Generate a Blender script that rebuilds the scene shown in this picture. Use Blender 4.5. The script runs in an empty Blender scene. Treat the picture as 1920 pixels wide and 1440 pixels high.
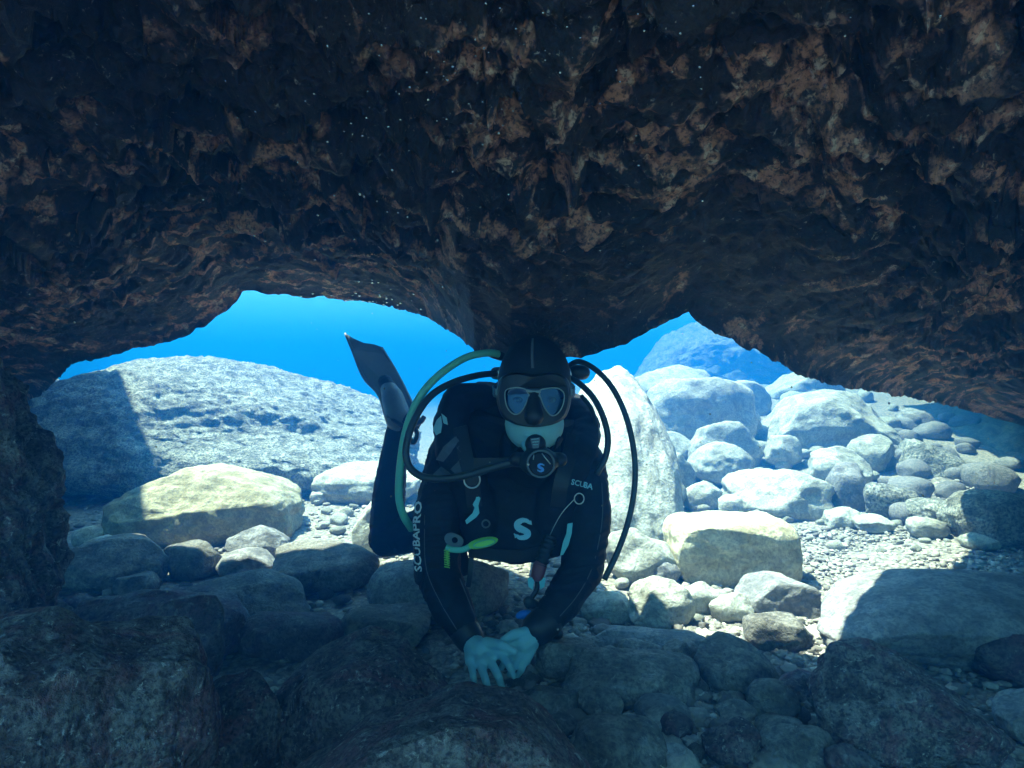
import bpy, bmesh, math, random
import numpy as np
from mathutils import Vector, Matrix
from mathutils.bvhtree import BVHTree

SC = bpy.context.scene
COL = SC.collection
random.seed(7)
RNG = np.random.RandomState(7)

# ------------------------------------------------------------------ camera
CAMZ, F, CX, CY = 0.68, 1144.0, 960.0, 720.0      # eye height, focal length and centre in photo pixels
cam = bpy.data.cameras.new('camera')
cam_o = bpy.data.objects.new('camera', cam)
COL.objects.link(cam_o)
cam_o.location = (0, 0, CAMZ)
cam_o.rotation_euler = (math.radians(90), 0, 0)
cam.sensor_width = 36.0
cam.lens = F / 1920.0 * 36.0
cam.clip_start, cam.clip_end = 0.02, 400
SC.camera = cam_o

# ------------------------------------------------------------------ daylight
SUN_TO = Vector((-0.34, 0.17, 0.90)).normalized()
sun_el = math.asin(SUN_TO.z)
sun_az = math.atan2(SUN_TO.x, SUN_TO.y)
world = bpy.data.worlds.new('World')
SC.world = world
world.use_nodes = True
wn, wl = world.node_tree.nodes, world.node_tree.links
wn.clear()
sky = wn.new('ShaderNodeTexSky')
sky.sky_type = 'NISHITA'
sky.sun_disc = False
sky.sun_elevation = sun_el
sky.sun_rotation = sun_az
tint = wn.new('ShaderNodeMix')
tint.data_type = 'RGBA'
tint.blend_type = 'MULTIPLY'
tint.inputs[0].default_value = 1.0
tint.inputs[7].default_value = (0.70, 0.90, 0.58, 1)      # daylight filtered by the sea above
bg = wn.new('ShaderNodeBackground')
bg.inputs[1].default_value = 0.13
wo = wn.new('ShaderNodeOutputWorld')
wl.new(sky.outputs[0], tint.inputs[6])
wl.new(tint.outputs[2], bg.inputs[0])
wl.new(bg.outputs[0], wo.inputs[0])

sun = bpy.data.lights.new('sun', 'SUN')
sun.energy = 5.0
sun.angle = math.radians(0.8)
sun.color = (1.0, 0.97, 0.90)
sun_o = bpy.data.objects.new('sun', sun)
COL.objects.link(sun_o)
sun_o.rotation_euler = SUN_TO.to_track_quat('Z', 'Y').to_euler()
sun_o.location = SUN_TO * 20

SC.view_settings.view_transform = 'Standard'
SC.view_settings.look = 'None'
SC.view_settings.exposure = 3.15
SC.view_settings.gamma = 1.0
SC.view_settings.use_curve_mapping = False
cy = SC.cycles
cy.use_denoising = True
cy.max_bounces = 5
cy.diffuse_bounces = 3
cy.glossy_bounces = 2
cy.transmission_bounces = 3
cy.volume_bounces = 1
cy.transparent_max_bounces = 8
cy.caustics_reflective = False
cy.caustics_refractive = False
cy.sample_clamp_indirect = 4.0
HAZE_DENSITY = 0.58
HAZE_ABS = (0.44, 0.585, 0.70, 1)
HAZE_COLOR = (0.0015, 0.064, 0.222, 1)
HAZE_G = 0.65

# ------------------------------------------------------------------ helpers
def P(px, py, Y):
    """the point at distance Y that the photo shows at pixel (px, py)"""
    return Vector(((px - CX) / F * Y, Y, CAMZ - (py - CY) / F * Y))

_perm = np.random.RandomState(3).permutation(256)
_perm = np.concatenate([_perm, _perm, _perm])
_g = np.random.RandomState(4).normal(size=(256, 3))
_g /= np.linalg.norm(_g, axis=1)[:, None]
def perlin(p):
    p = np.asarray(p, dtype=np.float64)
    i = np.floor(p).astype(np.int64)
    f = p - i
    i &= 255
    u = f * f * f * (f * (f * 6 - 15) + 10)
    out = 0
    for dx in (0, 1):
        wx = u[:, 0] if dx else 1 - u[:, 0]
        for dy in (0, 1):
            wy = u[:, 1] if dy else 1 - u[:, 1]
            for dz in (0, 1):
                wz = u[:, 2] if dz else 1 - u[:, 2]
                h = _perm[_perm[_perm[i[:, 0] + dx] + i[:, 1] + dy] + i[:, 2] + dz]
                g = _g[h]
                d = g[:, 0] * (f[:, 0] - dx) + g[:, 1] * (f[:, 1] - dy) + g[:, 2] * (f[:, 2] - dz)
                out = out + wx * wy * wz * d
    return out * 1.6
def fbm(p, octaves=4, gain=0.5, lac=2.03):
    a, s, t = 1.0, 0.0, 0.0
    p = np.array(p, dtype=np.float64)
    for k in range(octaves):
        s = s + a * perlin(p + 17.3 * k)
        t += a
        a *= gain
        p = p * lac
    return s / t
def ridged(p, octaves=3, gain=0.5):
    a, s, t = 1.0, 0.0, 0.0
    p = np.array(p, dtype=np.float64)
    for k in range(octaves):
        s = s + a * (1 - np.abs(perlin(p + 9.1 * k)) * 2.0)
        t += a
        a *= gain
        p = p * 2.07
    return s / t

def mesh_np(name, v, f, smooth=True):
    me = bpy.data.meshes.new(name)
    v = np.asarray(v, dtype=np.float32)
    f = np.asarray(f, dtype=np.int32)
    n, k = f.shape
    me.vertices.add(len(v))
    me.vertices.foreach_set('co', v.ravel())
    me.loops.add(n * k)
    me.loops.foreach_set('vertex_index', f.ravel())
    me.polygons.add(n)
    me.polygons.foreach_set('loop_start', np.arange(0, n * k, k, dtype=np.int32))
    me.polygons.foreach_set('loop_total', np.full(n, k, dtype=np.int32))
    me.polygons.foreach_set('use_smooth', np.full(n, smooth, dtype=bool))
    me.update(calc_edges=True)
    me.validate()
    return me
def link(name, me, mat=None, parent=None):
    o = bpy.data.objects.new(name, me)
    COL.objects.link(o)
    if mat is not None and me is not None:
        me.materials.clear()
        me.materials.append(mat)
    if parent is not None:
        o.parent = parent
    return o
def tag(o, label=None, cat=None, group=None, kind=None):
    if label: o['label'] = label
    if cat: o['category'] = cat
    if group: o['group'] = group
    if kind: o['kind'] = kind
    return o
def from_bm(name, bm, mat, parent=None, smooth=True):
    bmesh.ops.recalc_face_normals(bm, faces=bm.faces[:])
    me = bpy.data.meshes.new(name)
    bm.to_mesh(me)
    bm.free()
    if smooth:
        me.polygons.foreach_set('use_smooth', [True] * len(me.polygons))
    return link(name, me, mat, parent)

_ico = {}
def ico(n):
    if n not in _ico:
        bm = bmesh.new()
        bmesh.ops.create_icosphere(bm, subdivisions=n, radius=1.0)
        bm.verts.ensure_lookup_table()
        v = np.array([x.co[:] for x in bm.verts])
        f = np.array([[x.index for x in fc.verts] for fc in bm.faces])
        bm.free()
        _ico[n] = (v, f)
    return _ico[n]

# ------------------------------------------------------------------ materials
def nodes_of(name):
    m = bpy.data.materials.new(name)
    m.use_nodes = True
    nt = m.node_tree
    b = nt.nodes['Principled BSDF']
    return m, nt, b
def ramp(nt, src, stops, interp='LINEAR'):
    r = nt.nodes.new('ShaderNodeValToRGB')
    r.color_ramp.interpolation = interp
    e = r.color_ramp.elements
    while len(e) < len(stops):
        e.new(0.5)
    for k, (pos, c) in enumerate(stops):
        e[k].position = pos
        e[k].color = (c, c, c, 1) if isinstance(c, (int, float)) else (*c, 1)
    nt.links.new(src, r.inputs[0])
    return r.outputs[0]
def noise(nt, vec, scale, detail=6, rough=0.6, dist=0.0):
    n = nt.nodes.new('ShaderNodeTexNoise')
    n.inputs['Scale'].default_value = scale
    n.inputs['Detail'].default_value = detail
    n.inputs['Roughness'].default_value = rough
    n.inputs['Distortion'].default_value = dist
    if vec is not None:
        nt.links.new(vec, n.inputs['Vector'])
    return n.outputs['Fac']
def mixc(nt, fac, a, b, blend='MIX'):
    m = nt.nodes.new('ShaderNodeMix')
    m.data_type = 'RGBA'
    m.blend_type = blend
    for idx, v in ((0, fac), (6, a), (7, b)):
        if isinstance(v, (int, float)):
            m.inputs[idx].default_value = v
        elif isinstance(v, tuple):
            m.inputs[idx].default_value = (*v, 1)
        else:
            nt.links.new(v, m.inputs[idx])
    return m.outputs[2]
def bump(nt, b, heights, dist=0.01):
    prev = None
    for src, strength, d in heights:
        bn = nt.nodes.new('ShaderNodeBump')
        bn.inputs['Strength'].default_value = strength
        bn.inputs['Distance'].default_value = d
        nt.links.new(src, bn.inputs['Height'])
        if prev is not None:
            nt.links.new(prev, bn.inputs['Normal'])
        prev = bn.outputs[0]
    nt.links.new(prev, b.inputs['Normal'])
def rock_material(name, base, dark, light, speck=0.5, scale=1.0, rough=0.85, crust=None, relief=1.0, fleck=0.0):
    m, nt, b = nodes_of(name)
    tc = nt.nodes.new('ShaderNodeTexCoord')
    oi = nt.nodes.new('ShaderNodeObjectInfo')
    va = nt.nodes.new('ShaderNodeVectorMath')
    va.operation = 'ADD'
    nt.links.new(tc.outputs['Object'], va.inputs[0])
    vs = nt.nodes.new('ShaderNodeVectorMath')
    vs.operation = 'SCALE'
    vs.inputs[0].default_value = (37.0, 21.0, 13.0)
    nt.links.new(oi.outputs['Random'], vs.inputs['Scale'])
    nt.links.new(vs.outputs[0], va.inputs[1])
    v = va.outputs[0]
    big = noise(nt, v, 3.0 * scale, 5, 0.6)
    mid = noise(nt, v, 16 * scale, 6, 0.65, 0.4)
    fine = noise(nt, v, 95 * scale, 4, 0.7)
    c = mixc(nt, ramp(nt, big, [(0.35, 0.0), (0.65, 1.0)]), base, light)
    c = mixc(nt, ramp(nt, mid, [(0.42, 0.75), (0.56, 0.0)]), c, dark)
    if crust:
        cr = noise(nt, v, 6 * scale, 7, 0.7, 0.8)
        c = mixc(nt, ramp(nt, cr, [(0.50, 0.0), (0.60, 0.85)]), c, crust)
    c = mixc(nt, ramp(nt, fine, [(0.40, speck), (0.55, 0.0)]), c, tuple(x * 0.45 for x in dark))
    if fleck:
        fk = noise(nt, v, 48 * scale, 5, 0.75, 0.6)
        c = mixc(nt, ramp(nt, fk, [(0.58, 0.0), (0.66, fleck)]), c, (0.42, 0.43, 0.42))
    hv = nt.nodes.new('ShaderNodeHueSaturation')
    nt.links.new(c, hv.inputs['Color'])
    mr = nt.nodes.new('ShaderNodeMapRange')
    mr.inputs[3].default_value = 0.78
    mr.inputs[4].default_value = 1.18
    nt.links.new(oi.outputs['Random'], mr.inputs[0])
    nt.links.new(mr.outputs[0], hv.inputs['Value'])
    nt.links.new(hv.outputs[0], b.inputs['Base Color'])
    b.inputs['Roughness'].default_value = rough
    b.inputs['Specular IOR Level'].default_value = 0.15
    vor = nt.nodes.new('ShaderNodeTexVoronoi')
    vor.inputs['Scale'].default_value = 60 * scale
    nt.links.new(v, vor.inputs['Vector'])
    bump(nt, b, [(mid, min(1, 0.55 * relief), 0.02 * relief), (vor.outputs['Distance'], 0.25, 0.006), (fine, 0.6, 0.005 * relief)])
    return m
MAT = {}
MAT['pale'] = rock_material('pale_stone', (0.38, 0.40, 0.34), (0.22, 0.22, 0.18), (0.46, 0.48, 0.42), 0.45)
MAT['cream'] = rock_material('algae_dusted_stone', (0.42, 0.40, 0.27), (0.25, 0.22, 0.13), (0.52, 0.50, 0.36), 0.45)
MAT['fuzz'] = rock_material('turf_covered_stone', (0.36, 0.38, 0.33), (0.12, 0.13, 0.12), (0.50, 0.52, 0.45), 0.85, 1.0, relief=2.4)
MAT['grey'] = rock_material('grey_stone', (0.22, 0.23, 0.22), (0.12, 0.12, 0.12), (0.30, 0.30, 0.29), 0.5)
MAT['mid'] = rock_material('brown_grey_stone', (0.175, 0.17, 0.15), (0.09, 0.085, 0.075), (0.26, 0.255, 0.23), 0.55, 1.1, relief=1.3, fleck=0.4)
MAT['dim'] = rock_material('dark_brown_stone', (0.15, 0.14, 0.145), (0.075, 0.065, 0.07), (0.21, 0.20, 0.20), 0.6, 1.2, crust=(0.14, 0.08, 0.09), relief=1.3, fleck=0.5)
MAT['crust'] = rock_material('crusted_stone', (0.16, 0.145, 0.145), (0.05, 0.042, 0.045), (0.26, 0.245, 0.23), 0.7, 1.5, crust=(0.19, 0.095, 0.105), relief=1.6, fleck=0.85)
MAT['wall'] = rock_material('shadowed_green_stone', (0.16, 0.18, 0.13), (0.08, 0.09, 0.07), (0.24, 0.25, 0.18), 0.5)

def ceiling_material():
    m, nt, b = nodes_of('cave_rock')
    tc = nt.nodes.new('ShaderNodeTexCoord')
    v = tc.outputs['Object']
    big = noise(nt, v, 2.2, 6, 0.6, 0.3)
    mid = noise(nt, v, 13, 8, 0.68, 0.4)
    fl = noise(nt, v, 34, 6, 0.65, 0.5)
    fine = noise(nt, v, 120, 4, 0.7)
    at = nt.nodes.new('ShaderNodeAttribute')
    at.attribute_name = 'growth'
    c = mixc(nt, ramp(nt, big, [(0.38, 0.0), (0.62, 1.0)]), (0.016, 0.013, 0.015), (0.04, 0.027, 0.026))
    mm = nt.nodes.new('ShaderNodeMath')
    mm.operation = 'MULTIPLY'
    nt.links.new(at.outputs['Fac'], mm.inputs[0])
    nt.links.new(ramp(nt, mid, [(0.36, 0.15), (0.54, 1.0)]), mm.inputs[1])
    c = mixc(nt, ramp(nt, mm.outputs[0], [(0.20, 0.0), (0.80, 0.95)]), c, (0.56, 0.25, 0.16))
    mm2 = nt.nodes.new('ShaderNodeMath')
    mm2.operation = 'MULTIPLY'
    nt.links.new(at.outputs['Fac'], mm2.inputs[0])
    nt.links.new(ramp(nt, fl, [(0.52, 0.0), (0.62, 1.0)]), mm2.inputs[1])
    c = mixc(nt, ramp(nt, mm2.outputs[0], [(0.2, 0.0), (0.7, 0.9)]), c, (0.62, 0.42, 0.32))
    pal = noise(nt, v, 5.5, 8, 0.75, 2.0)
    c = mixc(nt, ramp(nt, pal, [(0.66, 0.0), (0.70, 0.8)]), c, (0.30, 0.36, 0.31))
    c = mixc(nt, ramp(nt, fine, [(0.40, 0.8), (0.52, 0.0)]), c, (0.012, 0.010, 0.012))
    fk = noise(nt, v, 70, 5, 0.75, 0.6)
    c = mixc(nt, ramp(nt, fk, [(0.62, 0.0), (0.70, 0.8)]), c, (0.45, 0.40, 0.36))
    nt.links.new(c, b.inputs['Base Color'])
    b.inputs['Roughness'].default_value = 0.55
    b.inputs['Specular IOR Level'].default_value = 0.3
    bump(nt, b, [(mid, 0.5, 0.03), (fl, 0.7, 0.015), (fine, 0.6, 0.004)])
    return m
MAT['ceiling'] = ceiling_material()

def ground_material():
    m, nt, b = nodes_of('gravel_sand')
    tc = nt.nodes.new('ShaderNodeTexCoord')
    v = tc.outputs['Object']
    n1 = noise(nt, v, 4, 6, 0.6)
    vor = nt.nodes.new('ShaderNodeTexVoronoi')
    vor.inputs['Scale'].default_value = 55
    nt.links.new(v, vor.inputs['Vector'])
    fine = noise(nt, v, 160, 4, 0.7)
    c = mixc(nt, n1, (0.25, 0.24, 0.20), (0.40, 0.38, 0.32))
    c = mixc(nt, ramp(nt, vor.outputs['Distance'], [(0.3, 0.0), (0.8, 0.8)]), c, (0.10, 0.095, 0.085))
    c = mixc(nt, ramp(nt, fine, [(0.4, 0.6), (0.55, 0.0)]), c, (0.12, 0.11, 0.10))
    nt.links.new(c, b.inputs['Base Color'])
    b.inputs['Roughness'].default_value = 0.9
    b.inputs['Specular IOR Level'].default_value = 0.1
    inv = nt.nodes.new('ShaderNodeMath')
    inv.operation = 'SUBTRACT'
    inv.inputs[0].default_value = 1.0
    nt.links.new(vor.outputs['Distance'], inv.inputs[1])
    bump(nt, b, [(inv.outputs[0], 0.8, 0.01), (fine, 0.5, 0.003)])
    return m
MAT['ground'] = ground_material()

def pebble_material():
    m, nt, b = nodes_of('pebble_stone')
    g = nt.nodes.new('ShaderNodeNewGeometry')
    c = ramp(nt, g.outputs['Random Per Island'], [(0.0, (0.13, 0.12, 0.11)), (0.4, (0.26, 0.25, 0.22)), (0.75, (0.38, 0.36, 0.31)), (1.0, (0.52, 0.50, 0.45))])
    tc = nt.nodes.new('ShaderNodeTexCoord')
    fine = noise(nt, tc.outputs['Object'], 120, 4, 0.7)
    c = mixc(nt, ramp(nt, fine, [(0.4, 0.4), (0.6, 0.0)]), c, (0.1, 0.1, 0.09))
    nt.links.new(c, b.inputs['Base Color'])
    b.inputs['Roughness'].default_value = 0.85
    b.inputs['Specular IOR Level'].default_value = 0.15
    return m
MAT['pebble'] = pebble_material()

def plain(name, col, rough=0.6, spec=0.3, metal=0.0, bumps=None, vary=0.0):
    m, nt, b = nodes_of(name)
    tc = nt.nodes.new('ShaderNodeTexCoord')
    n = noise(nt, tc.outputs['Object'], 45, 5, 0.6)
    lo = tuple(max(0, x * (1 - vary)) for x in col)
    hi = tuple(min(1, x * (1 + vary)) for x in col)
    nt.links.new(mixc(nt, n, lo, hi), b.inputs['Base Color'])
    b.inputs['Roughness'].default_value = rough
    b.inputs['Specular IOR Level'].default_value = spec
    b.inputs['Metallic'].default_value = metal
    if bumps:
        f = noise(nt, tc.outputs['Object'], bumps[0], 4, 0.6)
        bump(nt, b, [(f, bumps[1], bumps[2])])
    return m
MAT['neoprene'] = plain('black_neoprene', (0.012, 0.013, 0.016), 0.7, 0.25, bumps=(60, 0.4, 0.004), vary=0.4)
MAT['hood'] = plain('hood_neoprene', (0.014, 0.015, 0.018), 0.65, 0.25, bumps=(50, 0.4, 0.004), vary=0.4)
MAT['nylon'] = plain('black_nylon', (0.016, 0.018, 0.024), 0.75, 0.2, bumps=(90, 0.5, 0.004), vary=0.5)
MAT['skin'] = plain('water_tinted_skin', (0.25, 0.52, 0.55), 0.55, 0.3, bumps=(110, 0.3, 0.002), vary=0.12)  # pale skin with the water's teal cast put into its colour
MAT['rubber'] = plain('black_rubber', (0.018, 0.02, 0.022), 0.45, 0.4, vary=0.3)
MAT['hose_grey'] = plain('dark_hose', (0.035, 0.045, 0.05), 0.4, 0.4, vary=0.3)
MAT['hose_teal'] = plain('pale_green_hose', (0.16, 0.55, 0.42), 0.45, 0.4, vary=0.1)
MAT['silver'] = plain('brushed_steel', (0.62, 0.66, 0.68), 0.3, 0.5, 0.8, vary=0.1)
MAT['maskframe'] = plain('grey_mask_frame', (0.26, 0.33, 0.35), 0.4, 0.4, vary=0.1)
MAT['fin'] = plain('grey_fin_rubber', (0.12, 0.15, 0.17), 0.5, 0.35, vary=0.2)
MAT['neon'] = plain('neon_green_plastic', (0.36, 0.80, 0.14), 0.4, 0.4, vary=0.1)
MAT['teal'] = plain('teal_plastic', (0.18, 0.58, 0.62), 0.45, 0.4, vary=0.1)
MAT['blue'] = plain('blue_plastic', (0.03, 0.20, 0.62), 0.4, 0.4, vary=0.2)
MAT['red'] = plain('dull_red_plastic', (0.22, 0.06, 0.07), 0.5, 0.3, vary=0.2)
MAT['print'] = plain('white_print', (0.72, 0.78, 0.82), 0.6, 0.2, vary=0.05)
MAT['print_teal'] = plain('pale_blue_print', (0.34, 0.66, 0.76), 0.6, 0.2, vary=0.05)
MAT['print_blue'] = plain('blue_print', (0.12, 0.34, 0.75), 0.6, 0.2, vary=0.05)
MAT['pattern'] = plain('grey_print', (0.10, 0.115, 0.14), 0.7, 0.2, vary=0.1)
MAT['tank'] = plain('painted_tank', (0.05, 0.055, 0.06), 0.35, 0.5, vary=0.2)
MAT['hair'] = plain('brown_hair', (0.03, 0.022, 0.018), 0.6, 0.3, vary=0.3)
MAT['eye'] = plain('eye_white', (0.16, 0.22, 0.24), 0.3, 0.5, vary=0.05)
MAT['iris'] = plain('dark_iris', (0.02, 0.02, 0.03), 0.2, 0.5)
def glass_material():
    m, nt, b = nodes_of('blue_lens_glass')
    out = nt.nodes['Material Output']
    tr = nt.nodes.new('ShaderNodeBsdfTransparent')
    tr.inputs[0].default_value = (0.12, 0.24, 0.48, 1)
    gl = nt.nodes.new('ShaderNodeBsdfGlossy')
    gl.inputs[0].default_value = (0.35, 0.6, 1.0, 1)
    gl.inputs[1].default_value = 0.12
    mx = nt.nodes.new('ShaderNodeMixShader')
    mx.inputs[0].default_value = 0.10
    nt.links.new(tr.outputs[0], mx.inputs[1])
    nt.links.new(gl.outputs[0], mx.inputs[2])
    nt.links.new(mx.outputs[0], out.inputs[0])
    return m
MAT['glass'] = glass_material()
def bubble_material():
    m, nt, b = nodes_of('air_bubble')
    b.inputs['Base Color'].default_value = (0.75, 0.85, 0.9, 1)
    b.inputs['Metallic'].default_value = 0.9
    b.inputs['Roughness'].default_value = 0.08
    return m
MAT['bubble'] = bubble_material()

# ------------------------------------------------------------------ seabed
def ground_z(x, y):
    x = np.asarray(x, dtype=np.float64)
    y = np.asarray(y, dtype=np.float64)
    r = np.maximum(0, y - 2.6)
    z = np.minimum(0.03 * r, 0.16)
    z = z + 0.15 * np.clip((x - 0.5) / 1.0, 0, 1) * np.clip(y - 3.3, 0, 3.2)
    sx = np.clip((x - 0.6) / 1.2, 0, 1)
    z = z + 0.03 * sx * np.clip((y - 1.2) / 1.0, 0, 1)
    # a bank of gravel falls away under the cave on the right
    return z + 0.02 * np.sin(1.7 * x + 0.6) * np.sin(1.3 * y)
def gz(x, y):
    return float(ground_z(x, y))
def hit_ground(px, py):
    lo, hi = 0.5, 40.0
    for _ in range(60):
        mid = 0.5 * (lo + hi)
        p = P(px, py, mid)
        if p.z > gz(p.x, p.y): lo = mid
        else: hi = mid
    return 0.5 * (lo + hi)

def build_ground():
    n = 420
    t = np.linspace(-1, 1, n)
    xs = np.sign(t) * (2.6 * np.abs(t) + 57 * np.abs(t) ** 5)
    s = np.linspace(0, 1, n)
    ys = -6 + 6.5 * s ** 0.6 + 0 * s
    ys = np.concatenate([np.linspace(-8, 0.4, 40), 0.4 + 5 * np.linspace(0.003, 1, 300) ** 1.3, 5.4 + 70 * np.linspace(0.01, 1, 80) ** 2])
    X, Y = np.meshgrid(xs, ys)
    p = np.stack([X.ravel(), Y.ravel()], 1)
    z = ground_z(p[:, 0], p[:, 1])
    q = np.stack([p[:, 0], p[:, 1], np.zeros(len(p))], 1)
    z = z + 0.018 * fbm(q * 4.0, 3) + 0.006 * fbm(q * 25.0, 2)
    v = np.stack([p[:, 0], p[:, 1], z], 1)
    ny, nx = X.shape
    i = np.arange(ny * nx).reshape(ny, nx)
    f = np.stack([i[:-1, :-1].ravel(), i[:-1, 1:].ravel(), i[1:, 1:].ravel(), i[1:, :-1].ravel()], 1)
    return tag(link('seabed', mesh_np('seabed', v, f), MAT['ground']), 'pale sand and gravel seabed under the boulders', 'seabed', kind='structure')
build_ground()

# ------------------------------------------------------------------ the overhanging roof of the cave
LIP = [(-900, 1010, 6.0), (-400, 880, 4.2), (0, 775, 3.0), (75, 738, 2.7), (140, 680, 2.3), (240, 655, 2.26), (350, 628, 2.25), (420, 585, 2.25),
       (455, 545, 2.25), (560, 552, 2.4), (640, 560, 2.45), (730, 575, 2.45), (800, 592, 2.25), (840, 615, 2.05), (890, 658, 1.82), (960, 668, 1.68),
       (1090, 664, 1.66), (1150, 650, 1.62), (1200, 630, 1.60), (1250, 603, 1.60), (1290, 588, 1.60), (1312, 605, 1.61), (1370, 637, 1.65),
       (1440, 668, 1.72), (1500, 702, 1.88), (1600, 728, 2.2), (1700, 742, 2.6), (1800, 765, 3.0), (1900, 792, 3.4), (2300, 900, 4.6)]
_lp = [P(*l) for l in LIP]
LX = np.array([p.x for p in _lp]); LY = np.array([p.y for p in _lp]); LZ = np.array([p.z for p in _lp])
Y_BACK = 0.05
def build_ceiling():
    nx, nb, no = 760, 440, 46
    t = np.linspace(-1, 1, nx)
    vs = []
    rows = []
    # rows: underside from the back to the lip, denser where the camera sees it
    a = np.concatenate([np.linspace(0, 0.30, 40, endpoint=False), 0.30 + 0.70 * np.linspace(0, 1, nb - 40) ** 0.9])
    yref = Y_BACK + (2.6 - Y_BACK) * a
    for k, yr in enumerate(yref):
        w = max(0.9, 0.95 * yr + 0.35)
        x = w * (0.92 * t) + np.sign(t) * np.maximum(0, np.abs(t) - 0.88) / 0.12 * 4.0
        yl = np.interp(x, LX, LY); zl = np.interp(x, LX, LZ)
        y = Y_BACK + (yl - Y_BACK) * a[k]
        s = np.clip((yl - y) / (yl - 0.45), 0, 1)
        zn = 1.32 + 0.10 * np.cos(x * 1.3)
        hh = 0.55 * s + 0.45 * np.sqrt(np.clip(s, 0, 1))
        z = zl + (zn - zl) * hh
        rows.append((x, y, z, np.full(nx, a[k])))
    x0, y0, z0, _ = rows[-1]
    for k in range(1, no + 1):
        q = k / no
        h = 1.9 * q ** 1.6
        y = y0 + 0.035 * np.sin(min(1, h / 0.25) * math.pi / 2) - (0.75 - 1.35 * (0.78 * np.clip((-2.4 - x0) / 0.25, 0, 1) + 0.24 * np.clip((-2.65 - x0) / 1.0, 0, 1)) - 2.2 * np.clip((x0 - 2.35) / 0.5, 0, 1)) * np.minimum(max(0, h - 0.2), 1.7)  # outer ends lean out unseen, shaped to shade left boulder and right wall
        y = y + min(1.0, h) * 0.22 * fbm(np.stack([x0 * 1.9, np.full(nx, h * 1.4), x0 * 0 + 3.3], 1), 3)
        rows.append((x0, y, z0 + h, np.full(nx, 1.0)))
    X = np.stack([r[0] for r in rows]); Y = np.stack([r[1] for r in rows]); Z = np.stack([r[2] for r in rows]); A = np.stack([r[3] for r in rows])
    p = np.stack([X.ravel(), Y.ravel(), Z.ravel()], 1)
    yl = np.interp(p[:, 0], LX, LY)
    near = np.clip((yl - p[:, 1]) / 0.75, 0.05, 1)
    zl_ = np.interp(p[:, 0], LX, LZ)
    near = np.where(A.ravel() >= 1.0, np.clip((p[:, 2] - zl_) / 0.9, 0.05, 0.5), near)
    warp = np.stack([fbm(p * 3 + 5, 2), fbm(p * 3 + 25, 2), fbm(p * 3 + 45, 2)], 1) * 0.12
    pw = p + warp
    big = fbm(pw * np.array([1.6, 2.2, 1.6]), 3)
    med = ridged(pw * np.array([4.0, 7.0, 4.0]), 3)
    flake = ridged((p + 0.3 * warp) * np.array([17.0, 21.0, 17.0]) + 7, 4, 0.6)
    hole = np.clip(fbm(pw * np.array([5, 8, 5.0]) + 60, 3) - 0.10, 0, 1)
    fine = fbm(p * np.array([55, 65, 55.0]), 2)
    pit = np.clip(fbm((p + 0.3 * warp) * 26 + 300, 2) - 0.05, 0, 1)
    # plates: saw-tooth shelves of several sizes that step down toward the camera
    def shelf(freq, warp_amp, off):
        ph = pw[:, 1] * freq + warp_amp * fbm(pw * np.array([2.4, 1.2, 2.4]) * (freq / 5.0) ** 0.7 + off, 3)
        return ph - np.floor(ph)
    s1, s2, s3 = shelf(3.2, 2.2, 33), shelf(8.0, 3.0, 51), shelf(21.0, 4.5, 71)
    lump = np.clip(fbm(pw * np.array([6, 9, 6.0]) + 80, 2) - 0.05, 0, 1)
    m2 = np.clip(0.5 + 1.5 * fbm(pw * 2.0 + 140, 2), 0, 1)
    dz = near * (0.12 * big - 0.05 * (med - 0.3) + 0.22 * hole - 0.05 * s1 - 0.026 * s2 * m2 - 0.10 * lump) - (0.25 + 0.75 * near) * (0.010 * s3 * (1.3 - m2) + 0.015 * (flake - 0.3)) + (0.25 + 0.75 * near) * (0.006 * fine + 0.035 * pit)
    patch = np.clip(0.28 + 2.4 * fbm(pw * np.array([1.5, 2.4, 1.5]) + 200, 3) + 0.45 * np.clip((1 - near) * 1.6, 0, 1), 0, 1)
    lace = np.clip((ridged((p + 0.5 * warp) * np.array([8.0, 13.0, 8.0]) + 410, 4, 0.6) - 0.50) * 5.0, 0, 1)
    lobe = np.clip((fbm(pw * np.array([2.6, 3.4, 2.6]) + 230, 3) + 0.5 * lump - 0.16) * 6, 0, 1)
    growth = np.clip(lace * (0.05 + 1.15 * patch) * (1 - 2.0 * pit) + 0.75 * lobe * (0.4 + 0.6 * lace), 0, 1)
    p[:, 2] += dz
    p[:, 0] += near * 0.035 * fbm(pw * 9 + 90, 3)
    p[:, 1] += near * 0.06 * fbm(pw * 9 + 120, 3) + (1 - near) * 0.02 * fbm(p * 9 + 130, 3)
    edge = np.exp(-((yl - p[:, 1]) / 0.2) ** 2) * (A.ravel() <= 1.0)
    p[:, 2] += edge * (0.016 * fbm(p * np.array([14, 3, 3.0]), 4))
    ny = len(rows)
    i = np.arange(ny * nx).reshape(ny, nx)
    f = np.stack([i[:-1, :-1].ravel(), i[1:, :-1].ravel(), i[1:, 1:].ravel(), i[:-1, 1:].ravel()], 1)
    # flat crown closing the block above
    n0 = len(p)
    crown = []
    tops = p.reshape(ny, nx, 3)[-1]
    back = p.reshape(ny, nx, 3)[0]
    b2 = back.copy(); b2[:, 2] = 3.0
    extra = np.concatenate([b2])
    p2 = np.concatenate([p, extra])
    j = np.arange(nx) + n0
    tl = i[-1]
    f2 = np.stack([tl[:-1], j[:-1], j[1:], tl[1:]], 1)
    f3 = np.stack([j[:-1], i[0][:-1], i[0][1:], j[1:]], 1)
    f = np.concatenate([f, f2, f3])
    me = mesh_np('cave_roof', p2, f)
    at = me.attributes.new('growth', 'FLOAT', 'POINT')
    at.data.foreach_set('value', np.concatenate([growth, np.zeros(len(p2) - len(growth))]).astype(np.float32))
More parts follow.
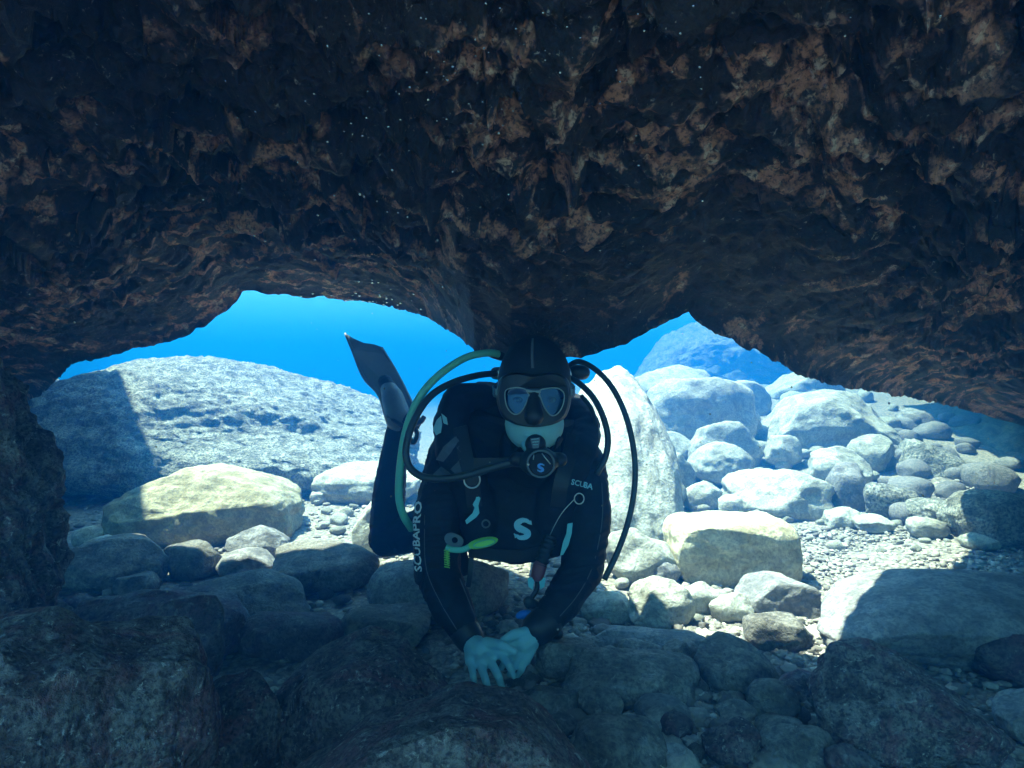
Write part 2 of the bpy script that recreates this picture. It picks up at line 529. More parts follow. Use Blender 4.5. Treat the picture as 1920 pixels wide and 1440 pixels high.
    o = link('cave_roof', me, MAT['ceiling'])
    tag(o, 'dark overhanging cave roof with brown encrusted rock above the diver', 'cave roof', kind='structure')
    return o, p.reshape(ny, nx, 3), nb
ROOF, ROOF_P, ROOF_NB = build_ceiling()

# ------------------------------------------------------------------ rocks
def rock_mesh(name, dims, seed, sub=4, box=2.6, cuts=4, rough=1.0, profile=None, roll=0.0, yaw=None, lean=0.0, pits=0.0, setback=0.10):
    rs = np.random.RandomState(seed)
    d, f = ico(sub)
    e = box
    p = d / (np.sum(np.abs(d) ** e, axis=1) ** (1 / e))[:, None]
    yaw = rs.uniform(-0.4, 0.4) if yaw is None else yaw
    for k in range(cuts):
        n = rs.normal(size=3); n /= np.linalg.norm(n)
        if n[2] < -0.3: n[2] *= -1
        h = rs.uniform(0.62, 0.9)
        t = p @ n - h
        p = p - np.where(t > 0, t * 0.88, 0)[:, None] * n
    off = rs.uniform(-50, 50, 3)
    nrm = p / np.linalg.norm(p, axis=1)[:, None]
    p = p + nrm * (0.16 * rough * fbm(p * 1.1 + off, 2) + 0.07 * rough * fbm(p * 2.8 + off, 3))[:, None]
    c, s = math.cos(yaw), math.sin(yaw)
    p = p @ np.array([[c, -s, 0], [s, c, 0], [0, 0, 1]]).T
    c, s = math.cos(roll), math.sin(roll)
    p = p @ np.array([[c, 0, s], [0, 1, 0], [-s, 0, c]]).T
    mn, mx = p.min(0), p.max(0)
    p = (p - (mn + mx) / 2) / (mx - mn)                      # unit box
    if profile:
        u = p[:, 0] + 0.5
        pr = np.interp(u, [a for a, _ in profile], [b for _, b in profile])
        p[:, 2] = (p[:, 2] + 0.5) * pr - 0.5
        p[:, 2] = (p[:, 2] + 0.5) / (p[:, 2] + 0.5).max() - 0.5
    p[:, 0] += lean * p[:, 2]
    p[:, 1] += setback * (p[:, 2] - 0.45)
    p = p * np.array(dims)
    # metric roughness: pits and knobs of the same real size on every rock
    nrm = p / np.array(dims) ** 2
    nrm /= np.linalg.norm(nrm, axis=1)[:, None] + 1e-9
    m = min(dims)
    amp = min(0.012, m * 0.035) * rough
    p = p + nrm * (amp * fbm(p * 9 + off, 3) + 0.45 * amp * fbm(p * 34 + off, 2))[:, None]
    if pits:
        q = p + 0.05 * np.stack([fbm(p * 6 + off, 2), fbm(p * 6 + off + 30, 2), fbm(p * 6 + off + 60, 2)], 1)
        p = p + nrm * (pits * (ridged(q * np.array([11, 11, 6.0]) + off, 3) - 0.45) - 1.2 * pits * np.clip(fbm(q * 15 + off, 2) - 0.1, 0, 1))[:, None]
    return mesh_np(name, p, f)
ROCKS = []
SPOT = []
def rock(label, x0, x1, yt, yb, mat='pale', Y=None, depth=0.8, cat='rock', name='rock', sink=0.12, group=None, **kw):
    """a rock whose outline spans pixels x0..x1, with its top at yt and its foot on the seabed at yb"""
    xc = (x0 + x1) / 2
    Yb = hit_ground(xc, yb) if Y is None else Y
    w0 = (x1 - x0) / F * Yb
    Yc = Yb + 0.42 * w0 * depth
    w = (x1 - x0) / F * Yc
    dep = w * depth
    c = P(xc, CY, Yc)
    zt = P(xc, yt, Yc).z
    zb = min(gz(c.x, c.y), gz(c.x, Yb)) if Y is None else P(xc, yb, Yc).z
    h = zt - zb
    zb -= sink * max(h, 0.05)
    h = zt - zb
    seed = 1000 + len(ROCKS) * 13
    kw.setdefault('sub', 5 if (x1 - x0) > 110 else 4)
    me = rock_mesh(name, (w * 1.02, dep, h), seed, **kw)
    o = link(name, me, MAT[mat])
    o.location = (c.x, c.y, (zt + zb) / 2)
    tag(o, label, cat, group)
    ROCKS.append(o)
    SPOT.append((xc, yb - 0.3 * (yb - yt), (x1 - x0) / 2, label))
    return o
B = dict(cat='boulder', name='boulder')
# --- beyond the cave, left
rock('huge rough turf-covered boulder with sunlit slope and shaded left side behind the flat rock', 88, 790, 668, 905, 'fuzz', pits=0.03, depth=0.7, sub=7, box=2.6, cuts=3, rough=1.1, setback=0.3,
     profile=[(0, .70), (.14, .84), (.26, .95), (.40, 1), (.55, .93), (.75, .78), (1, .62)], yaw=0.25, **B)
rock('long flat-topped rock with warm sunlit top and dark front, below the huge turf boulder', 222, 566, 878, 1022, 'cream', pits=0.008, setback=0.0, depth=0.7, sub=6, box=5.0, cuts=2,
     profile=[(0, .92), (.25, 1), (.6, .86), (.85, .72), (1, .60)], yaw=0.12, rough=0.8, **B)
rock('small wedge rock leaning at the foot of the flat-topped rock', 428, 542, 986, 1046, 'grey', box=3, depth=0.6)
rock('pale rounded rock half hidden behind the raised shin', 596, 790, 868, 945, 'pale', depth=0.8, box=2.4)
rock('smooth pale stone tucked behind the diver\'s bent knee', 662, 752, 938, 1040, 'pale', depth=0.9)
rock('bright teal rock far off at the left end of the opening', 40, 150, 702, 800, 'fuzz', Y=5.2, rough=1.6)
rock('tiny white sunlit stone at the foot of the left rock pillar', 140, 200, 985, 1030, 'pale', depth=0.8)
rock('thin pale sunlit slab between left pillar and dark round rock', 150, 235, 1003, 1050, 'pale', depth=0.8)
rock('egg-sized white stone nearest the flat rock\'s pointed right end', 582, 622, 918, 945, 'pale')
rock('pale knob beside the shin, right of the egg-sized white stone', 622, 662, 912, 945, 'pale')
# --- dim rocks, left mid ground
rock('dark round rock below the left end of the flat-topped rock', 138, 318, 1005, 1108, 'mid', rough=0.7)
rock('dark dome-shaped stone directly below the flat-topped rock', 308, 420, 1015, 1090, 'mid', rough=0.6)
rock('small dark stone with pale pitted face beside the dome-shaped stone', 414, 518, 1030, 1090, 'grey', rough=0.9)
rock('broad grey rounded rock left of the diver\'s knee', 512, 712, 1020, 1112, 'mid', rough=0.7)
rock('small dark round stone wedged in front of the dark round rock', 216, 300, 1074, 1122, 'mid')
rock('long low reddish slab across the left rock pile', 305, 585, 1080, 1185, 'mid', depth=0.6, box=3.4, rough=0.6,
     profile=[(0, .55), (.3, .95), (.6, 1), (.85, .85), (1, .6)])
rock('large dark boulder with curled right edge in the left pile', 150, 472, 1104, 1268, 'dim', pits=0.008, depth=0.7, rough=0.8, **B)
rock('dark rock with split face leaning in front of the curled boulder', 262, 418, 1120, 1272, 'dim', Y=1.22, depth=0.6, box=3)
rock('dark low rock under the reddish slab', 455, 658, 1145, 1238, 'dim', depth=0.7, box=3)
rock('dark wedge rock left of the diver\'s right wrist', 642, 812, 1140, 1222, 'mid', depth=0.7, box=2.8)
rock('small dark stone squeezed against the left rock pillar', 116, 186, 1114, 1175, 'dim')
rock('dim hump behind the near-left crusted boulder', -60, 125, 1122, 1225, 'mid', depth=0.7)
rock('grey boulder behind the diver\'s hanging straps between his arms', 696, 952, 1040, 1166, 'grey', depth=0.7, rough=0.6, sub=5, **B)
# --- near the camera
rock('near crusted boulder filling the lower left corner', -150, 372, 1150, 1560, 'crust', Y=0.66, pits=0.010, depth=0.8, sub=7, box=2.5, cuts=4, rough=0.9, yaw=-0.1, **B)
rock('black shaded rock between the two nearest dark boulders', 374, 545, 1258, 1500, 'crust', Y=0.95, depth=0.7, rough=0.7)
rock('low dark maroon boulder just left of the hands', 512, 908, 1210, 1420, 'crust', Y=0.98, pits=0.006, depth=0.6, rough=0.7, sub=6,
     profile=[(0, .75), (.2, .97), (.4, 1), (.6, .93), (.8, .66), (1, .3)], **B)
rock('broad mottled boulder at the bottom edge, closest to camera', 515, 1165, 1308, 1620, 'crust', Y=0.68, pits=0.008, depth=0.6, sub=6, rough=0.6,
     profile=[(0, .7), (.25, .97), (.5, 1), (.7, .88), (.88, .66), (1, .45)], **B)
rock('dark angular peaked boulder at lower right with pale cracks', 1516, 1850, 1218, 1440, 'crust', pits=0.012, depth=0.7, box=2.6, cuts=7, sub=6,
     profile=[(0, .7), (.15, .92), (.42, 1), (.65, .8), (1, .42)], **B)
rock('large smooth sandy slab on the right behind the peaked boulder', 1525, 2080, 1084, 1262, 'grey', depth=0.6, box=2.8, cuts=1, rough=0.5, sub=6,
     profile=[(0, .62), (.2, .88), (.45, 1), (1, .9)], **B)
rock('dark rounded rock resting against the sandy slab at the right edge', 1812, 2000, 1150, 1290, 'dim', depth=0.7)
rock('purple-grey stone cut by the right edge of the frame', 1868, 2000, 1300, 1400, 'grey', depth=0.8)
# --- beyond the cave, right
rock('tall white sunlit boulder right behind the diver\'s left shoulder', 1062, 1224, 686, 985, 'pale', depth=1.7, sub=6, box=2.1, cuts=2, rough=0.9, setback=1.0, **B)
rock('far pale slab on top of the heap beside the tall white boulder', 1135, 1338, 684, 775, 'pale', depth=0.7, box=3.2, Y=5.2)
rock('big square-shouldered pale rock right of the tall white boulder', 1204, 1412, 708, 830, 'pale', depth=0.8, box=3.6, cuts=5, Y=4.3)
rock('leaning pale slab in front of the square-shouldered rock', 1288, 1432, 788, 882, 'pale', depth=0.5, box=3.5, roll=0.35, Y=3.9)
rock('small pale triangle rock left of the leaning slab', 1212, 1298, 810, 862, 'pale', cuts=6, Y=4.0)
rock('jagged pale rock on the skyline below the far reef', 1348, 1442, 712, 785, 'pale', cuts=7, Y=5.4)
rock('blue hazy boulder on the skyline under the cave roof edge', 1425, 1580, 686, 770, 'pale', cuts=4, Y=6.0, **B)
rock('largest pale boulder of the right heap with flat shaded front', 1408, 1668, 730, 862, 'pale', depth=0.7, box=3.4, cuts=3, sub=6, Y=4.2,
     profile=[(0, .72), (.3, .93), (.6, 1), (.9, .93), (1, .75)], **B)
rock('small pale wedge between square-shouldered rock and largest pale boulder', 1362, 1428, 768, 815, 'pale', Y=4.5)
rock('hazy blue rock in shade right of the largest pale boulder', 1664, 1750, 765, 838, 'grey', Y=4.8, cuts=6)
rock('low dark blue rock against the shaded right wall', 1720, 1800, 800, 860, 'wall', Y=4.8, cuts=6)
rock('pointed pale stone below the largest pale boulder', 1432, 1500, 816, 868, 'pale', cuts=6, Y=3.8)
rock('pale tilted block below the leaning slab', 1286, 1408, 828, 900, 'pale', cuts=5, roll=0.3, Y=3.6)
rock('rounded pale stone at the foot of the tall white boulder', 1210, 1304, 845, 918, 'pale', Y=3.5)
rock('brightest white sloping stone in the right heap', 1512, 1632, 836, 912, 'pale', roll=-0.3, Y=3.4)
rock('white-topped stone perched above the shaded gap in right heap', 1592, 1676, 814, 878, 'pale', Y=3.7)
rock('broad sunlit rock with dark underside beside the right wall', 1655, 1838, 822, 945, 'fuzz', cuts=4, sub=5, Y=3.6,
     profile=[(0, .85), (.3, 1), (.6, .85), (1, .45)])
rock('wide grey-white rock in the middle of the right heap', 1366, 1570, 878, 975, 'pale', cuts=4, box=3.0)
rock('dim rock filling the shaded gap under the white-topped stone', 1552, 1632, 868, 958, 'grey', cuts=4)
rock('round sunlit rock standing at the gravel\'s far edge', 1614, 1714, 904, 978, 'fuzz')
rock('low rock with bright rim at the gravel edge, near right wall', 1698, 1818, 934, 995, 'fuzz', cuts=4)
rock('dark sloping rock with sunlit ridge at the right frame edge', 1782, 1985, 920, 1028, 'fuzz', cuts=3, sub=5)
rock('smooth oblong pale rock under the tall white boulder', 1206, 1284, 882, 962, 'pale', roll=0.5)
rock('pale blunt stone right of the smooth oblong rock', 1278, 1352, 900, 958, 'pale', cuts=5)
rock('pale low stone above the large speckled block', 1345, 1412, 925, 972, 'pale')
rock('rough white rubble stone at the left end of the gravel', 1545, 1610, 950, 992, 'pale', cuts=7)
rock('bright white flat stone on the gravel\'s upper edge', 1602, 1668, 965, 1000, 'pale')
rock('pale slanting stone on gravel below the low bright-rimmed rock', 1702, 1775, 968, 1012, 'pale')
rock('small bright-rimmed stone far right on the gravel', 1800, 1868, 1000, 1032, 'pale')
rock('large speckled cream block with straight right edge', 1250, 1477, 962, 1098, 'cream', depth=0.8, box=4.0, cuts=3, sub=6, rough=0.6, **B)
rock('pale boulder just right of the diver\'s long hose end', 1132, 1268, 988, 1095, 'pale', depth=0.8, sub=5)
rock('pale cobble leaning above the boulder by the hose end', 1176, 1264, 953, 1008, 'pale', cuts=5)
rock('small grey egg-shaped stone left of the cream block\'s foot', 1218, 1276, 1045, 1100, 'grey', roll=0.4)
rock('bright blocky cobble in the sunlit patch right of the diver', 1178, 1298, 1084, 1184, 'pale', cuts=5, sub=5, roll=0.25)
rock('pale oblong cobble under the cream block', 1258, 1350, 1094, 1156, 'pale')
rock('rounded pale cobble right of the pale oblong cobble', 1328, 1414, 1112, 1170, 'pale')
rock('grey pitted rock half buried in the gravel', 1372, 1520, 1074, 1160, 'grey', sub=5)
rock('dark grey oval rock in shade below the pitted rock', 1394, 1514, 1145, 1226, 'mid', sub=5, rough=0.5)
rock('long low pale slab at the shadow\'s edge right of the hands', 1098, 1320, 1178, 1236, 'grey', depth=0.5, box=3.2)
rock('sunlit rough cobble beside the diver\'s left forearm', 1086, 1186, 1106, 1170, 'pale', sub=5)
rock('dim rounded rock right of the clasped hands', 1004, 1120, 1194, 1278, 'mid', sub=5)
rock('flat dim cobble left of the dark angled rock', 1158, 1250, 1202, 1252, 'mid', cuts=5)
rock('brownish cobble touching the dark angled rock', 1234, 1318, 1198, 1256, 'mid', cuts=5)
rock('dark angled rock sloping down to the right', 1305, 1478, 1200, 1308, 'mid', cuts=6, sub=5, profile=[(0, 1), (.35, .95), (.7, .7), (1, .35)])
rock('long dark block lying right of the hands', 1042, 1312, 1230, 1330, 'mid', depth=0.55, box=3.8, cuts=3, sub=5)
rock('dark flat stone between angled rock and peaked boulder', 1455, 1560, 1258, 1325, 'dim', cuts=5)
rock('lumpy dim cobble under the long dark block\'s left end', 968, 1086, 1286, 1362, 'mid', cuts=5, sub=5)
rock('smaller lumpy cobble below the middle of the long block', 1082, 1166, 1290, 1356, 'mid', cuts=5)
rock('dim cobble with pale crown below the long block\'s right end', 1190, 1296, 1308, 1378, 'grey', cuts=5)
rock('dark round cobble tucked in front of the pale-crowned cobble', 1234, 1298, 1334, 1390, 'dim')
rock('upright dim stone below the dark angled rock', 1404, 1494, 1278, 1362, 'mid', cuts=6)
rock('flat-lying oval stone beside the broad mottled boulder', 990, 1085, 1335, 1385, 'mid', depth=0.9)
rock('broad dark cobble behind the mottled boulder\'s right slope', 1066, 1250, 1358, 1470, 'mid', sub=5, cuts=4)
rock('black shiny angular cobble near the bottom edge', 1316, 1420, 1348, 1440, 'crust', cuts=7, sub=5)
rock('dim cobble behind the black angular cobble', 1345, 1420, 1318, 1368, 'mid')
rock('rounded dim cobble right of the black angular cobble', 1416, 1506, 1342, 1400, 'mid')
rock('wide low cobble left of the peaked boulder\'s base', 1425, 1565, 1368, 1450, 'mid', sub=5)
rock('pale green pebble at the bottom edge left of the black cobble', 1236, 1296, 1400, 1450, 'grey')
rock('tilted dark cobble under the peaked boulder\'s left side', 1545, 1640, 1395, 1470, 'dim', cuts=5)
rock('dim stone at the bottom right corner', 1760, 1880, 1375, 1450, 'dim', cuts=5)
# far reef through the right opening, shaded wall on the right
rock('hazy blue reef rising far behind the right heap', 1130, 1640, 596, 800, 'fuzz', Y=9.5, pits=0.12, depth=0.6, rough=1.6, sub=6, cuts=6, cat='reef', name='reef',
     profile=[(0, .25), (.14, .68), (.25, .97), (.4, 1), (.7, .8), (1, .5)])
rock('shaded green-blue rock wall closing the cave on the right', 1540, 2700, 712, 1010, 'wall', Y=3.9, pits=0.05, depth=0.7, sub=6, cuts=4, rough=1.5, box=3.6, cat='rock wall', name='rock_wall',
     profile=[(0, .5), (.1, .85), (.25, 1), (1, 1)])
# pillar at the left edge
rock('dark pitted rock pillar standing at the left edge', -240, 118, 636, 1180, 'crust', Y=1.18, depth=0.8, sub=7, cuts=7, rough=1.5, pits=0.035, cat='rock pillar', name='rock_pillar',
     profile=[(0, 1.1), (.62, 1.0), (.70, .95), (.80, .78), (.87, .6), (.95, .4), (1, .25)], box=3.6, sink=0.02)

# --- loose cobbles, each its own object
_cob = [[rock_mesh('cobble', (1, 0.85, 0.62), 500 + k, sub=3, box=2.4, cuts=3, rough=0.9) for k in range(8)] for m in range(3)]
_tone = ['pale', 'grey', 'mid']
for m in range(3):
    for me in _cob[m]:
        me.materials.append(MAT[_tone[m]])
COBS = []
def cobbles(n, box, size, tone, label, group):
    placed = []
    tries = 0
    while len(placed) < n and tries < n * 30:
        tries += 1
        px, py = random.uniform(box[0], box[1]), random.uniform(box[2], box[3])
        s = random.uniform(*size) * (0.7 + 0.5 * random.random())
        if any((px - a) ** 2 + (1.6 * (py - b)) ** 2 < (0.45 * (s + c)) ** 2 for a, b, c in placed):
            continue
        Y = hit_ground(px, py)
        w = s / F * Y
        p = P(px, py, Y)
        placed.append((px, py, s))
        o = bpy.data.objects.new('cobble', random.choice(_cob[tone]))
        COL.objects.link(o)
        o.location = (p.x, p.y + w * 0.4, gz(p.x, p.y) + 0.24 * w)
        o.scale = (w, w * random.uniform(0.8, 1.1), w * random.uniform(0.8, 1.15))
        o.rotation_euler = (random.uniform(-.25, .25), random.uniform(-.3, .3), random.uniform(0, 6.28))
        tag(o, label, 'cobble', group)
        COBS.append((o, px, py, s, label.split(' ')[0] if False else ('pale', 'grey', 'dim')[tone]))
cobbles(34, (1085, 1420, 1105, 1195), (14, 42), 0, 'small bright cobble in the sunlit rubble right of the diver\'s left forearm', 'sunlit rubble beside the forearm')
cobbles(54, (955, 1520, 1285, 1450), (18, 52), 2, 'small dim cobble in the shaded rubble along the bottom right', 'shaded rubble in the foreground')
cobbles(24, (750, 1010, 1140, 1225), (10, 30), 1, 'small cobble on the gravel behind the clasped hands', 'cobbles behind the hands')
cobbles(48, (1210, 1640, 850, 985), (18, 56), 0, 'small pale cobble among the boulders of the right heap', 'cobbles in the right heap')
cobbles(38, (1195, 1700, 752, 868), (16, 64), 0, 'pale hazy stone on the far rising slope of the right heap', 'stones on the far slope')
cobbles(22, (1660, 1915, 850, 1000), (26, 84), 1, 'dim stone lying in front of the shaded right wall', 'stones by the right wall')
cobbles(20, (1640, 1830, 790, 880), (28, 80), 1, 'grey stone on the slope below the roof\'s right edge', 'stones below the roof edge')
cobbles(16, (585, 690, 905, 1010), (16, 46), 0, 'small pale sunlit cobble between flat rock and bent shin', 'cobbles beside the shin')
cobbles(26, (140, 720, 1045, 1180), (16, 44), 2, 'small dark cobble in gaps of the left rock pile', 'cobbles in the left pile')
cobbles(24, (1480, 1880, 965, 1050), (10, 30), 0, 'small bright cobble strewn on the gravel at right', 'cobbles on the gravel')
cobbles(22, (1330, 1540, 1195, 1310), (14, 38), 1, 'small grey cobble beside the dark oval rock', 'cobbles by the oval rock')

# each cobble's label names its nearest rock, the side it lies on and its size among its neighbours there
import re
def short(lab):
    w = re.split(r" (?:with|in|behind|at|below|between|under|beside|on|from|right of|left of|right behind|against|filling|across|leaning|lying|resting|standing|closing|half|just|directly|tucked|wedged|squeezed|touching|sloping|perched|above|of|nearest|near|along|cut|far|rising|leaning|to) ", lab)[0]
    return w.rstrip(',')
_count = {}
for sp in SPOT:
    _count[short(sp[3])] = _count.get(short(sp[3]), 0) + 1
def name_cobbles():
    near = {}
    for o, px, py, s_, tone in COBS:
        best, bd = None, 1e9
        for x, y, hw, lab in SPOT:
            if _count[short(lab)] > 1 or len(short(lab).split()) < 2: continue
            d = max(0, abs(px - x) - hw) ** 2 + 0.3 * (px - x) ** 2 + 2.0 * (py - y) ** 2
            if d < bd: best, bd, dx, dy, h_ = lab, d, px - x, py - y, hw
        side = ('left of' if dx < 0 else 'right of') if abs(dx) > 0.7 * h_ else ('in front of' if dy > 0 else 'behind')
        near.setdefault((best, side, tone), []).append((s_, o))
    for (lab, side, tone), lst in near.items():
        lst.sort(key=lambda t: -t[0])
        n = len(lst)
        words = [''] if n == 1 else ['larger', 'smaller'] if n == 2 else ['largest'] + ['middling'] * (n - 2) + ['smallest']
        for (s_, o), w in zip(lst, words):
            o['label'] = ('%s %s cobble just %s the %s' % (w, tone, side, short(lab))).strip()
name_cobbles()

# --- gravel: too many to count
def gravel(name, n, sampler, size, label, sub=1):
    d, f = ico(sub)
    V, Fc = [], []
    rs = np.random.RandomState(hash(name) % 1000 if False else len(name) * 7)
    for k in range(n):
        x, y = sampler(rs)
        s = rs.uniform(*size) * (0.6 + 0.8 * rs.rand() ** 2)
        a = rs.uniform(0, 6.28)
        c, sn = math.cos(a), math.sin(a)
        q = d * (1 + 0.16 * rs.normal(size=(len(d), 1))) * np.array([s, s * rs.uniform(.6, .95), s * rs.uniform(.4, .7)])
        q = q @ np.array([[c, -sn, 0], [sn, c, 0], [0, 0, 1]]).T
        tl = rs.uniform(-.3, .3)
        q = q @ np.array([[1, 0, 0], [0, math.cos(tl), -math.sin(tl)], [0, math.sin(tl), math.cos(tl)]]).T
        q = q + np.array([x, y, gz(x, y) + s * 0.25])
        V.append(q); Fc.append(f + k * len(d))
    o = link(name, mesh_np(name, np.concatenate(V), np.concatenate(Fc)), MAT['pebble'])
    return tag(o, label, 'gravel', kind='stuff')
def fan(y0, y1, p0, p1):
    def s(rs):
        y = y0 + (y1 - y0) * rs.rand() ** 1.1
        px = rs.uniform(p0, p1)
        return (px - CX) / F * y, y
    return s
gravel('gravel', 5200, fan(1.0, 3.6, 100, 1900), (0.006, 0.017), 'loose rounded pebbles filling the gaps between the rocks', 2)
gravel('coarse_gravel', 800, fan(1.0, 1.75, 930, 1560), (0.010, 0.026), 'coarse dim pebbles packed between the cobbles at lower right', 3)
gravel('gravel_bank', 5200, fan(1.45, 3.4, 1330, 1990), (0.004, 0.011), 'fine sunlit gravel bank sloping toward the right wall', 2)

# --- trapped air beads on the roof
def roof_beads():
    rs = np.random.RandomState(21)
    d, f = ico(2)
    V, Fc = [], []
    G = ROOF_P
    k = 0
    spots = [(850, 120, 190, 90), (690, 230, 150, 70), (1180, 60, 260, 50), (640, 400, 140, 60), (700, 560, 60, 25), (960, 220, 300, 150)]
    und = G[:ROOF_NB:2, ::2].reshape(-1, 3)
    und = und[und[:, 1] > 0.5]
    px = CX + und[:, 0] / und[:, 1] * F
    py = CY - (und[:, 2] - CAMZ) / und[:, 1] * F
    for _ in range(330):
        sx, sy, wx, wy = spots[rs.randint(len(spots))]
        tx, ty = sx + rs.normal() * wx, sy + rs.normal() * wy
        if not (0 < tx < 1920 and -50 < ty < 640): continue
        j = np.argmin((px - tx) ** 2 + (py - ty) ** 2)
        s = rs.uniform(0.0010, 0.0030) * und[j, 1]
        q = d * np.array([s, s, s * 0.7]) + und[j] + np.array([0, -0.002, -s * 0.4])
        V.append(q); Fc.append(f + k * len(d)); k += 1
    o = link('air_beads', mesh_np('air_beads', np.concatenate(V), np.concatenate(Fc)), MAT['bubble'])
    tag(o, 'tiny glinting air bubbles trapped under the cave roof', 'bubbles', kind='stuff')
roof_beads()

# ------------------------------------------------------------------ the diver
DIVER = bpy.data.objects.new('person', None)
COL.objects.link(DIVER)
DIVER.location = P(965, 1080, 1.7)
bpy.context.view_layer.update()
tag(DIVER, 'scuba diver in black wetsuit leaning on clasped bare hands, one fin raised behind', 'person')
def part(o, parent=None):
    """hang a world-space mesh under the diver (or one of his parts)"""
    par = parent or DIVER
    bpy.context.view_layer.update()
    o.parent = par
    o.matrix_parent_inverse = par.matrix_world.inverted()
    return o

def round_cone(bm, a, b, ra, rb, seg=14, squash=None):
    a, b = Vector(a), Vector(b)
    ax = (b - a)
    L = ax.length
    if L < 1e-6:
        return
    q = ax.to_track_quat('Z', 'Y').to_matrix()
    rings = []
    for k in range(5):
        t = math.pi / 2 * k / 4
        rings.append((-ra * math.cos(t), ra * math.sin(t)))
    for k in range(1, 4):
        rings.append((L * k / 4, ra + (rb - ra) * k / 4))
    for k in range(5):
        t = math.pi / 2 * k / 4
        rings.append((L + rb * math.sin(t), rb * math.cos(t)))
    prev = None
    for z, r in rings:
        r = max(r, 1e-4)
        ring = [bm.verts.new(a + q @ Vector((r * math.cos(2 * math.pi * j / seg), r * math.sin(2 * math.pi * j / seg), z))) for j in range(seg)]
        if prev:
            for j in range(seg):
                bm.faces.new((prev[j], prev[(j + 1) % seg], ring[(j + 1) % seg], ring[j]))
        else:
            bm.faces.new(ring[::-1])
        prev = ring
    bm.faces.new(prev)
def blob(bm, c, r, rot=(0, 0, 0), sub=3):
    m = Matrix.Translation(Vector(c)) @ Matrix.Rotation(rot[2], 4, 'Z') @ Matrix.Rotation(rot[1], 4, 'Y') @ Matrix.Rotation(rot[0], 4, 'X') @ Matrix.Diagonal((*r, 1))
    bmesh.ops.create_icosphere(bm, subdivisions=sub, radius=1.0, matrix=m)
def fuse(bm, voxel, smooth=8, factor=0.5, noise_amp=0.0, noise_scale=20):
    me = bpy.data.meshes.new('tmp')
    bm.to_mesh(me)
    bm.free()
    o = bpy.data.objects.new('tmp', me)
    COL.objects.link(o)
    r = o.modifiers.new('r', 'REMESH')
    r.mode = 'VOXEL'
    r.voxel_size = voxel
    r.use_smooth_shade = True
    s = o.modifiers.new('s', 'SMOOTH')
    s.factor = factor
    s.iterations = smooth
    dg = bpy.context.evaluated_depsgraph_get()
    out = bpy.data.meshes.new_from_object(o.evaluated_get(dg))
    bpy.data.objects.remove(o)
    if noise_amp:
        n = len(out.vertices)
        v = np.empty(n * 3, dtype=np.float32); out.vertices.foreach_get('co', v); v = v.reshape(-1, 3)
        nn = np.empty(n * 3, dtype=np.float32); out.vertices.foreach_get('normal', nn); nn = nn.reshape(-1, 3)
        q = v * noise_scale
        v = v + nn * (noise_amp * (ridged(q * np.array([1, 1, 2.2]), 2) - 0.4))[:, None]
        out.vertices.foreach_set('co', v.astype(np.float32).ravel())
        out.update()
    return out
def catmull(pts, n=10):
    pts = [Vector(p) for p in pts]
    e = [pts[0] * 2 - pts[1]] + pts + [pts[-1] * 2 - pts[-2]]
    out = []
    for i in range(1, len(e) - 2):
        for k in range(n):
            t = k / n
            out.append(0.5 * ((2 * e[i]) + (e[i + 1] - e[i - 1]) * t + (2 * e[i - 1] - 5 * e[i] + 4 * e[i + 1] - e[i + 2]) * t * t + (3 * e[i] - e[i - 1] - 3 * e[i + 1] + e[i + 2]) * t ** 3))
    out.append(pts[-1])
    return out
def tube(bm, pts, r, seg=10, closed=False):
    n = len(pts)
    rad = r if isinstance(r, (list, tuple)) else [r] * n
    up = Vector((0.13, 0.2, 0.97)).normalized()
    rings = []
    for i, p in enumerate(pts):
        a = pts[(i - 1) % n] if (closed or i > 0) else p
        b = pts[(i + 1) % n] if (closed or i < n - 1) else p
        d = (b - a).normalized()
        s = d.cross(up)
        if s.length < 1e-3: s = d.cross(Vector((1, 0, 0)))
        s.normalize()
        u = s.cross(d)
        up = u
        rings.append([bm.verts.new(p + rad[i] * (s * math.cos(2 * math.pi * j / seg) + u * math.sin(2 * math.pi * j / seg))) for j in range(seg)])
    for i in range(n if closed else n - 1):
        a, b = rings[i], rings[(i + 1) % n]
        for j in range(seg):
            bm.faces.new((a[j], a[(j + 1) % seg], b[(j + 1) % seg], b[j]))
    if not closed:
        bm.faces.new(rings[0][::-1]); bm.faces.new(rings[-1])
def hose(name, pts, r, mat, parent=None, n=10, seg=10):
    bm = bmesh.new()
    tube(bm, catmull([P(*p) for p in pts], n), r, seg)
    return part(from_bm(name, bm, mat), parent)

# --- body: one continuous surface
bm = bmesh.new()
HAND, ARM = [], []
def limb(pts, store=None):
    q = [(P(*p[:3]), p[3]) for p in pts]
    for (a, ra), (b, rb) in zip(q, q[1:]):
        round_cone(bm, a, b, ra, rb)
        if store is not None: store.append((a, b, ra, rb))
# head, neck
blob(bm, P(1002, 716, 1.505), (0.082, 0.100, 0.108))
blob(bm, P(1002, 795, 1.452), (0.071, 0.070, 0.066))
blob(bm, P(1002, 758, 1.425), (0.066, 0.050, 0.070))
round_cone(bm, P(1001, 752, 1.378), P(1001, 778, 1.362), 0.009, 0.014)     # nose
blob(bm, P(978, 790, 1.412), (0.024, 0.022, 0.022)); blob(bm, P(1026, 790, 1.412), (0.024, 0.022, 0.022))   # cheeks
blob(bm, P(1002, 836, 1.405), (0.030, 0.024, 0.022))                        # chin
blob(bm, P(1002, 815, 1.396), (0.026, 0.014, 0.012))                        # lips
limb([(1000, 800, 1.53, .060), (990, 862, 1.60, .075), (970, 900, 1.66, .10)])
